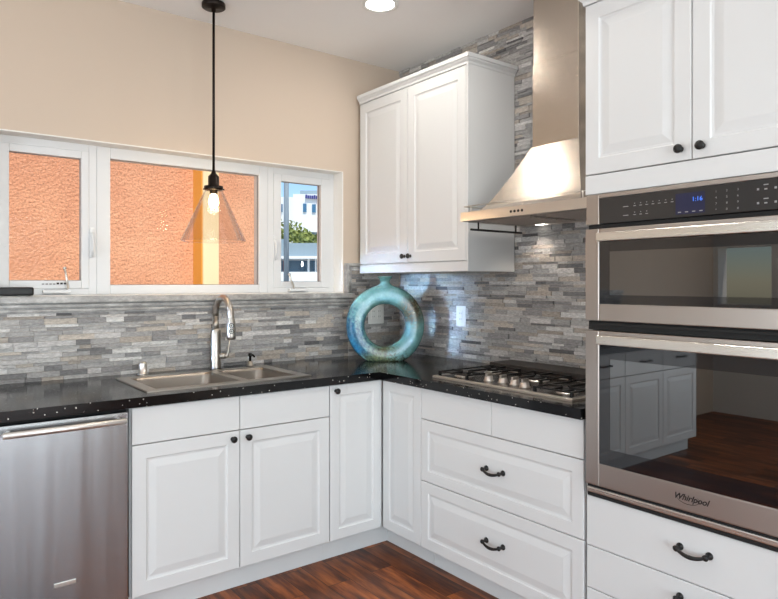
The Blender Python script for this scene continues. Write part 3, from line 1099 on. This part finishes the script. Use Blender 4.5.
# ---------------------------------------------------------------- cooktop
ct = thing('gas_cooktop', 'stainless gas cooktop with black grates and four knobs', 'cooktop', (2.27, 1.936, CT))
TX0, TX1, TY0, TY1 = 2.062, 2.480, 1.532, 2.340
tr = bmesh.new()
prof = [(0.0, 0.0005), (0.0, 0.008), (0.003, 0.011), (0.014, 0.012), (0.022, 0.0095)]
rg = []
for d, h in prof:
    rg.append([tr.verts.new(q) for q in ((TX0 + d, TY0 + d, CT + h), (TX1 - d, TY0 + d, CT + h), (TX1 - d, TY1 - d, CT + h), (TX0 + d, TY1 - d, CT + h))])
for a, b in zip(rg, rg[1:]):
    for k in range(4):
        tr.faces.new((a[k], a[(k + 1) % 4], b[(k + 1) % 4], b[k]))
tr.faces.new(rg[0])
part('tray', tr, M['steel_bright'], ct)
part('top_plate', bx(TX0 + 0.022, TX1 - 0.022, TY0 + 0.022, TY1 - 0.022, CT + 0.006, CT + 0.0096), M['cooktop'], ct)
ZP = CT + 0.0096
BUR = [(2.175, 2.235, 0.038), (2.37, 2.235, 0.034), (2.175, 1.64, 0.036), (2.37, 1.64, 0.034), (2.345, 1.937, 0.046)]
for x, y, r in BUR:
    b_ = part('burner', lathe(bmesh.new(), [(0, 0), (r * 1.25, 0), (r * 1.25, 0.002), (r, 0.004), (r * 0.95, 0.010), (0, 0.010)], (x, y, ZP), 'z', 28), M['steel'], ct)
    part('burner_cap', lathe(bmesh.new(), [(0, 0.010), (r * 0.86, 0.010), (r * 0.88, 0.014), (r * 0.78, 0.018), (0, 0.019)], (x, y, ZP), 'z', 28), M['iron'], b_)
def grate(y0, y1, x0, x1, fingers):
    g = bmesh.new()
    z0, z1 = ZP + 0.016, ZP + 0.023
    b = 0.0038
    for y in (y0, y1):
        box(g, x0, x1, y - b, y + b, z0, z1, 0.002)
    for x in (x0, x1):
        box(g, x - b, x + b, y0, y1, z0, z1, 0.002)
    for x in (x0, x1):
        for y in (y0, y1):
            box(g, x - 0.006, x + 0.006, y - 0.006, y + 0.006, ZP, z1, 0.002)
    for (x, y) in fingers:
        for sx_, sy_ in ((1, 0), (-1, 0), (0, 1), (0, -1)):
            xa, ya = x + sx_ * 0.02, y + sy_ * 0.02
            xe = (x1 if sx_ > 0 else x0) if sx_ else x
            ye = (y1 if sy_ > 0 else y0) if sy_ else y
            if sx_ and abs(xe - x) > 0.14: xe = x + sx_ * 0.097
            box(g, min(xa, xe) - (0 if sx_ else 0.004), max(xa, xe) + (0 if sx_ else 0.004), min(ya, ye) - (0 if sy_ else 0.004), max(ya, ye) + (0 if sy_ else 0.004), z0 + 0.001, z1 + 0.003, 0.0015)
    return part('grate', g, M['iron'], ct)
grate(2.135, 2.318, 2.092, 2.455, [(2.175, 2.228), (2.37, 2.228)])
grate(1.555, 1.738, 2.092, 2.455, [(2.175, 1.648), (2.37, 1.648)])
grate(1.835, 2.040, 2.250, 2.455, [(2.350, 1.937)])
for x, y in ((2.150, 2.052), (2.160, 1.974), (2.156, 1.902), (2.140, 1.832)):
    kb = bmesh.new()
    lathe(kb, [(0, 0), (0.024, 0), (0.024, 0.004), (0.0200, 0.006), (0.0185, 0.020), (0.016, 0.023), (0, 0.023)], (x, y, ZP), 'z', 24)
    box(kb, x - 0.019, x + 0.019, y - 0.0055, y + 0.0055, ZP + 0.020, ZP + 0.036, 0.002)
    part('knob', kb, M['steel'], ct)

# ---------------------------------------------------------------- tall oven cabinet
TY0c, TY1c = 0.630, 1.4235
tc_ = thing('oven_cabinet', 'tall white cabinet holding the double oven, doors above and drawers below', 'cabinet', (2.35, 1.027, 0))
FX = 2.006
yc = [TY0c, TY0c + 0.019, TY1c - 0.019, TY1c]
zc = [TK, 0.130, 0.612, 0.630, 1.690, 1.765, 2.36, 2.378]
body = bmesh.new()
box(body, FX + 0.012, RX - 0.0135, TY0c, TY0c + 0.018, TK, 2.378)
box(body, FX + 0.012, RX - 0.0135, TY1c - 0.018, TY1c, TK, 2.378)
box(body, RX - 0.03, RX - 0.0135, TY0c + 0.018, TY1c - 0.018, TK, 2.378)
box(body, FX + 0.012, RX - 0.03, TY0c + 0.018, TY1c - 0.018, 2.36, 2.378)
box(body, FX + 0.012, RX - 0.03, TY0c + 0.018, TY1c - 0.018, TK, TK + 0.018)
box(body, FX + 0.012, RX - 0.03, TY0c + 0.018, TY1c - 0.018, 0.598, 0.616)
box(body, FX + 0.012, RX - 0.03, TY0c + 0.018, TY1c - 0.018, 1.730, 1.748)
part('body', body, M['white'], tc_)
part('filler_panel', bx(DX - 0.008, FX + 0.011, TY0c, TY1c - 0.003, 1.692, 1.760, 0.002), M['white'], tc_)
part('toe_kick', bx(2.088, 2.102, TY0c, 1.4235, 0, TK), M['white'], tc_)
mid = 1.0275
DT = DX - 0.008
for a, b, s in ((TY0c + 0.002, mid - 0.0015, 1), (mid + 0.0015, TY1c - 0.003, -1)):
    d = part('door', panel('x', DT, a, b, 1.764, 2.376, fr=0.055), M['white'], tc_)
    knob(d, 'x', DT, (b - 0.033) if s > 0 else (a + 0.033), 1.800)
for z0, z1, hz in ((0.426, 0.606, 0.528), (0.273, 0.423, 0.368), (TK + 0.003, 0.270, 0.21)):
    d = part('drawer', panel('x', DX, TY0c + 0.002, TY1c - 0.003, z0, z1, raised=False), M['white'], tc_)
    bow_handle(d, DX, mid - 0.005, hz)
cr2 = bmesh.new()
crown(cr2, DT + 0.001, TY0c, TY1c, RX - 0.0135, 2.379, both=True)
part('crown_moulding', cr2, M['white'], tc_)

# ---------------------------------------------------------------- double oven
ov = thing('double_oven', 'stainless double wall oven, smaller oven above, set in the tall white cabinet', 'oven', (2.3, 1.0275, 0.632))
OX = 1.982
OY0, OY1 = 0.640, 1.4105
part('housing', bx(2.300, RX - 0.04, TY0c + 0.03, TY1c - 0.03, 0.640, 1.68), M['ovenin'], ov)
def oring(bm, x0, x1, y0, y1, z0, z1, wy, wb, wt, bev=0.002):
    box(bm, x0, x1, y0, y0 + wy, z0, z1, bev)
    box(bm, x0, x1, y1 - wy, y1, z0, z1, bev)
    box(bm, x0 + 0.0003, x1, y0 + wy, y1 - wy, z0, z0 + wb, bev)
    box(bm, x0 + 0.0003, x1, y0 + wy, y1 - wy, z1 - wt, z1, bev)
# control panel
cp = bmesh.new()
box(cp, OX, 2.30, OY0, OY0 + 0.052, 1.582, 1.689, 0.002)
box(cp, OX, 2.30, OY1 - 0.052, OY1, 1.582, 1.689, 0.002)
box(cp, OX, 2.30, OY0 + 0.052, OY1 - 0.052, 1.674, 1.689, 0.002)
part('panel_frame', cp, M['steel_oven'], ov)
cpg = part('control_panel', bx(OX + 0.0006, 2.30, OY0 + 0.0525, OY1 - 0.0525, 1.583, 1.6735, 0.002), M['panel'], ov, 'black glass control panel')
def on_panel(u, v, n):                      # u to the right as seen (towards -y), v up
    return (OX - 0.0003 - n, mid - u, 1.628 + v)
def pbox(bm, u0, u1, v0, v1, n=0.0004):
    a = on_panel(u0, v0, n); b = on_panel(u1, v1, 0)
    box(bm, a[0], b[0], b[1], a[1], a[2], b[2])
db = bmesh.new()
pbox(db, -0.048, 0.046, -0.036, 0.030)
dsp = part('display', db, M['display'], cpg, 'dark blue display window')
part('digits', text_bm('1:16', 0.020, lambda u, v, n: on_panel(u + 0.022, v + 0.002, 0.0008 + n)), M['digits'], dsp, 'blue glowing clock digits')
def mark(*q):
    b_ = bmesh.new()
    pbox(b_, *q, n=0.0007)
    part('legend_mark', b_, M['legend'], cpg)
for u in (-0.040, -0.017, 0.006, 0.029):
    mark(u, u + 0.010, -0.031, -0.028)
for row, v in ((0, 0.006), (1, -0.024)):
    mark(-0.235, -0.215, v, v + 0.0022)
    for k in range(7 if row == 0 else 3):
        u = -0.196 + k * 0.022
        mark(u, u + 0.009, v, v + 0.002)
        mark(u + 0.003, u + 0.006, v + 0.008, v + 0.0105)
for v in (0.018, -0.022):
    for u in (0.215, 0.262):
        mark(u, u + 0.013, v + 0.009, v + 0.012)
        mark(u + 0.002, u + 0.010, v - 0.004, v)
        mark(u - 0.018, u - 0.012, v - 0.004, v + 0.002)
for r_ in range(4):
    for c_ in range(3):
        s = ['123', '456', '789', '*0#'][r_][c_]
        t_ = text_bm(s, 0.0095, lambda u, v, n, r_=r_, c_=c_: on_panel(u + 0.080 + c_ * 0.032, v + 0.021 - r_ * 0.0185, 0.0006))
        part('keypad_digit', t_, M['legend'], cpg)
part('vent_slot', bx(OX + 0.012, 2.28, OY0 + 0.002, OY1 - 0.002, 1.568, 1.5815), M['blackgap'], ov, 'black gap under the control panel')

def oven_door(name, z0, z1, glz0, glz1, lab, hz0, hz1, sidew=0.056):
    d = bmesh.new()
    oring(d, OX - 0.006, OX + 0.030, OY0, OY1, z0, z1, sidew, glz0 - z0, z1 - glz1, 0.003)
    door = part('door', d, M['steel_oven'], ov, lab)
    g = part('glass', bx(OX - 0.0025, OX + 0.003, OY0 + sidew - 0.002, OY1 - sidew + 0.002, glz0 - 0.002, glz1 + 0.002), M['ovenglass'], door, 'smoked dark glass')
    h = bmesh.new()
    a, b = OY0 + 0.0545, OY1 - 0.0545
    box(h, OX - 0.024, OX - 0.012, a, b, hz0, hz1, 0.004, 3)
    for y in (a + 0.03, b - 0.03):
        box(h, OX - 0.014, OX - 0.0055, y - 0.012, y + 0.012, hz0 + 0.006, hz1 - 0.006, 0.002)
    part('handle', h, M['steel_bright'], door, 'long flat steel bar handle')
    return door, g
ud, ug = oven_door('upper', 1.240, 1.566, 1.300, 1.521, 'steel door of the upper small oven', 1.520, 1.551)
ld, lgd = oven_door('lower', 0.655, 1.205, 0.735, 1.160, 'steel door of the lower large oven', 1.158, 1.190)
part('vent_slot', bx(OX + 0.012, 2.28, OY0 + 0.002, OY1 - 0.002, 1.207, 1.238), M['blackgap'], ov, 'black vent gap between the two ovens')
vs_ = bmesh.new()
box(vs_, OX + 0.001, OX + 0.012, OY0 + 0.03, OY1 - 0.01, 1.2245, 1.2335, 0.001)
part('vent_louvre', vs_, M['blackgap'], ov)
# cavities with racks, seen dimly through the glass
for z0, z1 in ((1.295, 1.530), (0.730, 1.165)):
    cv = bmesh.new()
    y0, y1 = OY0 + 0.075, OY1 - 0.075
    box(cv, OX + 0.031, 2.29, y0 - 0.01, y0, z0, z1)
    box(cv, OX + 0.031, 2.29, y1, y1 + 0.01, z0, z1)
    box(cv, OX + 0.031, 2.29, y0, y1, z0, z0 + 0.01)
    box(cv, OX + 0.031, 2.29, y0, y1, z1 - 0.01, z1)
    box(cv, 2.285, 2.295, y0, y1, z0, z1)
    part('cavity', cv, M['ovenin'], ov, 'dark enamelled oven interior')
for zr in (0.862, 1.014):
    rk = bmesh.new()
    y0, y1 = OY0 + 0.078, OY1 - 0.078
    for x in (2.04, 2.27):
        tube(rk, [(x, y0, zr), (x, y1, zr)], 0.004, 8)
    for k in range(13):
        y = y0 + (y1 - y0) * k / 12
        tube(rk, [(2.04, y, zr), (2.27, y, zr)], 0.0025, 6)
    part('rack', rk, M['steel'], ov)
# printed border on the upper glass
wb = bmesh.new()
oring(wb, OX - 0.0032, OX - 0.0026, OY0 + 0.056, OY1 - 0.056, 1.302, 1.519, 0.040, 0.030, 0.035, 0)
part('printed_border', wb, M['border'], ug, 'black printed border')
wb2 = bmesh.new()
oring(wb2, OX - 0.0032, OX - 0.0026, OY0 + 0.056, OY1 - 0.056, 0.737, 1.158, 0.042, 0.055, 0.050, 0)
part('printed_border', wb2, M['border'], lgd, 'black printed border')
lt = text_bm('Whirlpool', 0.0265, lambda u, v, n: (OX - 0.0066 - n, 1.024 - u, 0.690 + v), shear=0.38, offset=0.0007)
def arc(bm, cu, cv, ru, rv, a0, a1, w):
    n = 28
    prev = None
    for k in range(n + 1):
        a = math.radians(a0 + (a1 - a0) * k / n)
        ww = w * math.sin(PI * k / n) + 0.0003
        o_ = [(OX - 0.0066, 1.024 - (cu + (ru + s) * math.cos(a)), 0.690 + cv + (rv + s) * math.sin(a)) for s in (0, ww)]
        cur = [bm.verts.new(q) for q in o_]
        if prev: bm.faces.new((prev[0], prev[1], cur[1], cur[0]))
        prev = cur
arc(lt, -0.008, 0.007, 0.036, 0.017, 150, 400, 0.0016)
part('logo', lt, M['logo'], ld, 'dark script brand lettering with a swirl')
bs = bmesh.new()
box(bs, OX + 0.002, OX + 0.022, OY0, OY1, 0.624, 0.643, 0.003)
part('bottom_trim', bs, M['steel_bright'], ov, 'bright steel trim strip')
part('bottom_gap', bx(OX + 0.008, OX + 0.022, OY0, OY1, 0.609, 0.654), M['blackgap'], ov)

# ---------------------------------------------------------------- pendant lamp
px, py = 1.274, 3.105
pn = thing('pendant_lamp', 'pendant lamp with dark rod and clear glass cone shade over the sink', 'lamp', (px, py, CZ))
part('canopy', lathe(bmesh.new(), [(0, 0), (0.056, 0), (0.058, -0.004), (0.058, -0.022), (0.052, -0.026), (0.012, -0.027), (0.010, -0.044), (0, -0.044)], (px, py, CZ - 0.0005), 'z', 32), M['bronze'], pn)
part('rod', tube(bmesh.new(), [(px, py, CZ - 0.03), (px, py, 1.928)], 0.0066, 14), M['bronze'], pn)
part('socket', lathe(bmesh.new(), [(0, 0.088), (0.009, 0.088), (0.012, 0.076), (0.020, 0.066), (0.027, 0.058), (0.0275, 0.014), (0.030, 0.012), (0.047, 0.010), (0.047, -0.008), (0.044, -0.010), (0.020, -0.010), (0.018, -0.03), (0, -0.03)], (px, py, 1.850), 'z', 28), M['bronze'], pn)
pts = []
for k in range(3):
    sb = bmesh.new()
    a = 2 * PI * k / 3 + 2.2
    tube(sb, [(px + 0.045 * math.cos(a), py + 0.045 * math.sin(a), 1.849), (px + 0.058 * math.cos(a), py + 0.058 * math.sin(a), 1.849)], 0.004, 8)
    part('thumb_screw', sb, M['bronze'], pn)
gs = lathe(bmesh.new(), [(0.040, 1.850), (0.044, 1.840), (0.160, 1.588), (0.1585, 1.583), (0.156, 1.586), (0.0405, 1.838), (0.0385, 1.849)], (px, py, 0), 'z', 56)
part('glass_shade', gs, M['shade'], pn, 'clear glass cone shade')
part('bulb', lathe(bmesh.new(), [(0, 1.752), (0.012, 1.755), (0.022, 1.764), (0.026, 1.777), (0.024, 1.790), (0.019, 1.806), (0.014, 1.820), (0, 1.820)], (px, py, 0), 'z', 24), M['bulb'], pn, 'glowing warm bulb')
pd = bpy.data.lights.new('pendant_glow', 'POINT')
pd.energy = 3.0
pd.color = (1.0, 0.76, 0.48)
pd.shadow_soft_size = 0.03
po = bpy.data.objects.new('pendant_glow', pd)
COL.objects.link(po)
po.location = (px, py, 1.715)

# ---------------------------------------------------------------- recessed ceiling lights
def downlight(x, y, label, power):
    o = thing('recessed_light', label, 'ceiling light', (x, y, CZ), None)
    part('trim_ring', lathe(bmesh.new(), [(0.094, 0), (0.094, -0.005), (0.086, -0.007), (0.074, -0.003), (0.072, 0)], (x, y, CZ), 'z', 40), M['plastic'], o)
    part('lens', lathe(bmesh.new(), [(0, -0.0025), (0.073, -0.0025), (0.073, -0.0005)], (x, y, CZ), 'z', 40), M['lamp'], o, 'glowing white lens')
    d = bpy.data.lights.new('downlight_beam', 'AREA')
    d.shape = 'DISK'
    d.size = 0.14
    d.energy = power
    d.color = (1.0, 0.93, 0.84)
    lo_ = bpy.data.objects.new('downlight_beam', d)
    COL.objects.link(lo_)
    lo_.location = (x, y, CZ - 0.012)


downlight(1.945, 2.605, 'round white recessed light in the ceiling near the corner wall cabinet', 3.8)
for x, y, pw in ((0.55, 2.0, 2.0), (1.945, 1.56, 10.0), (-1.2, 0.9, 3.0)):
    d = bpy.data.lights.new('ceiling_downlight', 'AREA')
    d.shape = 'DISK'
    d.size = 0.16
    d.energy = pw
    d.color = (1.0, 0.94, 0.86)
    lo_ = bpy.data.objects.new('ceiling_downlight', d)
    COL.objects.link(lo_)
    lo_.location = (x, y, CZ - 0.012)

# hood lamps
for y in (1.62, 2.16):
    d = bpy.data.lights.new('hood_lamp_beam', 'SPOT')
    d.energy = 1.6
    d.spot_size = math.radians(110)
    d.spot_blend = 0.6
    d.shadow_soft_size = 0.02
    d.color = (1.0, 0.9, 0.78)
    lo_ = bpy.data.objects.new('hood_lamp_beam', d)
    COL.objects.link(lo_)
    lo_.location = (2.60, y, HZ0 - 0.012)

# ---------------------------------------------------------------- the black case on the window ledge
bc = bmesh.new()
box(bc, 0.348, 0.510, WY - 0.026, WY + 0.055, WZ0 + 0.0045, WZ0 + 0.043, 0.010, 3)
single('black_case', bc, M['iron'], 'flat black case lying on the window ledge at the far left', 'case', (0.43, WY + 0.02, WZ0 + 0.0045))

# ---------------------------------------------------------------- outside
struct('trim_5', bx(-40, 90, -40, 140, -0.14, -0.102), M['concrete'], label='pale paved ground outside the window', cat='ground')
nbh = thing('stucco_building', 'orange stucco building wall close outside the window', 'building', (0.5, 4.9, -0.1))
part('wall', bx(-3.0, 2.375, 4.70, 5.6, -0.1, 5.2, 0.01), M['stucco'], nbh)
po1 = bmesh.new()
box(po1, 1.774, 1.893, 4.515, 4.53, -0.1, 5.2, 0.003)
part('post_face', po1, M['cream'], nbh, 'pale cream front of the yellow post')
part('post', bx(1.768, 1.897, 4.53, 4.70, -0.1, 5.2, 0.003), M['ochre'], nbh, 'ochre yellow post')

UPX = Vector((FWD.y, -FWD.x, 0))
def far(pxl, w):
    r = (pxl - 389.0) / FPX * w
    q = UPX * r + FWD * w
    return q
def zat(pyl, w):
    return CAMH - (pyl - HORIZON) / FPX * w
RZ = Matrix.Rotation(math.atan2(-FWD.x, FWD.y), 4, 'Z')
def fbox(bm, p0, p1, yt, yb, w, depth, bev=0.0):
    """a box facing the street at distance w, as wide as the two pixel columns there, depth metres deep"""
    a, b = (p0 - 389) / FPX * w, (p1 - 389) / FPX * w
    b2 = bx(a, b, w, w + depth, zat(yb, w), zat(yt, w), bev)
    bmesh.ops.transform(b2, matrix=RZ, verts=b2.verts)
    merge(bm, b2)
    return bm
W1 = 85.0
wbld = thing('white_building', 'tall white building with small blue windows, far off in the right window', 'building', far(304, W1))
ORG[wbld] = Vector(wbld.location)
bm = bmesh.new()
fbox(bm, 293, 350, 194, 296, W1, 18)
fbox(bm, 262, 293, 197, 296, W1 + 6, 14)
part('wall', bm, M['render'], wbld)
bm = bmesh.new()
fbox(bm, 300, 350, 190.5, 193.8, W1 + 2, 12)
part('roof_screen', bm, M['bluegrey'], wbld)
for p0, p1, a, b in ((303, 306.5, 203.5, 212), (312, 315.8, 204.2, 212.5), (305, 311, 232, 240), (320, 324, 205, 213), (328, 332, 205, 213)):
    part('window', fbox(bmesh.new(), p0, p1, a, b, W1 - 0.15, 0.3), M['farglass'], wbld)
part('window', fbox(bmesh.new(), 277, 282.5, 204, 212, W1 + 5.8, 0.3), M['farglass'], wbld)
for k in range(9):
    bm = bmesh.new()
    fbox(bm, 305.3 + k * 2.1, 306.9 + k * 2.1, 194.6 + 0.12 * k + (0 if k in (0, 4) else 0.6), 198.2 + 0.12 * k, W1 - 0.3, 0.3)
    part('sign_letter', bm, M['navy'], wbld, 'navy blue lettering, too small to read')
part('red_sign', fbox(bmesh.new(), 318, 323, 200.5, 204, W1 - 0.4, 0.4), M['redsign'], wbld)
W2 = 62.0
hb2 = thing('gabled_house', 'pale house with a small gable, above the trees in the right window', 'building', far(310, W2))
bm = bmesh.new()
fbox(bm, 300, 319, 231.5, 298.6, W2, 7)
part('wall', bm, M['bluegrey'], hb2)
bm = bmesh.new()
for p0, p1 in ((298.5, 307), (305.5, 319.5)):
    w = W2 - 0.4
    q = [((p0 - 389) / FPX * w, zat(232, w)), ((p1 - 389) / FPX * w, zat(232, w)), (((p0 + p1) / 2 - 389) / FPX * w, zat(226.5, w))]
    lo_, hi_ = [], []
    for x, z in q:
        lo_.append(bm.verts.new(RZ @ Vector((x, w, z))))
        hi_.append(bm.verts.new(RZ @ Vector((x, w + 7, z))))
    bm.faces.new(lo_); bm.faces.new(hi_)
    for i in range(3):
        bm.faces.new((lo_[i], lo_[(i + 1) % 3], hi_[(i + 1) % 3], hi_[i]))
part('roof', bm, M['render'], hb2)
for p0, p1 in ((304, 308), (310, 313.5)):
    part('window', fbox(bmesh.new(), p0, p1, 233, 237.5, W2 - 0.1, 0.2), M['farglass'], hb2)

W3 = 28.0
lw = thing('low_building', 'low flat-roofed pale blue building with a white porch, seen in the right window', 'building', far(300, W3))
bm = bmesh.new()
fbox(bm, 255, 352, 243, 256.5, W3, 9)
fbox(bm, 279, 285.5, 239, 243, W3 + 0.5, 1)
part('roof_parapet', bm, M['bluegrey'], lw)
part('eave', fbox(bmesh.new(), 255, 352, 256, 258.6, W3 - 0.3, 3.2), M['render'], lw, 'white eave line')
part('porch_wall', fbox(bmesh.new(), 255, 352, 258.6, 316, W3 + 2.2, 0.3), M['porch'], lw)
part('door', fbox(bmesh.new(), 283, 287, 260.5, 272, W3 + 2.1, 0.15), M['darkred'], lw, 'dark red door')
for p0, p1 in ((300, 304.5), (312.5, 316)):
    part('window', fbox(bmesh.new(), p0, p1, 260, 271, W3 + 2.1, 0.15), M['farglass'], lw)
for p0, p1 in ((307.5, 309.3), (315, 316.2), (330, 332), (262, 264)):
    part('post', fbox(bmesh.new(), p0, p1, 258.6, 316, W3, 0.15), M['render'], lw)
part('porch_parapet', fbox(bmesh.new(), 255, 352, 271.8, 316, W3 - 0.1, 0.15), M['render'], lw, 'white porch wall')
part('porch_lamp', lathe(bmesh.new(), [(0, -0.12), (0.03, -0.1), (0.045, 0), (0.03, 0.1), (0, 0.12)], far(302.2, W3 + 1.5) + Vector((0, 0, zat(264, W3 + 1.5))), 'z', 12), M['lamp'], lw, 'round white glowing globe')

pbm = bmesh.new()
c0 = far(286.3, 24)
tube(pbm, [(c0.x, c0.y, -0.1), (c0.x, c0.y, 7.5)], [0.105, 0.09], 14)
po_ = thing('utility_pole', 'weathered utility pole standing at the left edge of the right window view', 'pole', (c0.x, c0.y, -0.1))
part('pole', pbm, M['pole'], po_)

def tree(pxl, w, top, rad, label, seed):
    rnd = random.Random(seed)
    c = far(pxl, w)
    t = thing('tree', label, 'tree', (c.x, c.y, -0.1), 'trees behind the low building')
    zt = zat(top, w)
    part('trunk', tube(bmesh.new(), [(c.x, c.y, -0.1), (c.x + 0.1, c.y, zt * 0.4), (c.x, c.y, zt - rad * 0.8)], [0.16, 0.13, 0.08], 10), M['bark'], t)
    bm = bmesh.new()
    for k in range(1500):
        v = Vector((rnd.gauss(0, 1), rnd.gauss(0, 1), rnd.gauss(0, 1))).normalized()
        v = v * rad * rnd.uniform(0.6, 1.0)
        v.z *= 0.85
        p = Vector((c.x, c.y, zt - rad * 0.85)) + v
        s = rnd.uniform(0.10, 0.22)
        n = Vector((rnd.gauss(0, 1), rnd.gauss(0, 1), rnd.gauss(0, 1))).normalized()
        u = n.orthogonal().normalized()
        q = n.cross(u)
        vs = [bm.verts.new(p + u * s * 0.5), bm.verts.new(p + q * s), bm.verts.new(p - u * s * 0.5), bm.verts.new(p - q * s)]
        bm.faces.new(vs)
    part('foliage', bm, M['leaf'], t, recalc=False)
tree(284, 39, 219.5, 2.1, 'sunlit green tree behind the low building, beside the utility pole', 1)
tree(298, 50.5, 230, 1.9, 'darker green tree behind the middle of the low building', 2)
tree(313, 44.5, 233, 1.5, 'low green tree at the right edge of the right window view', 3)
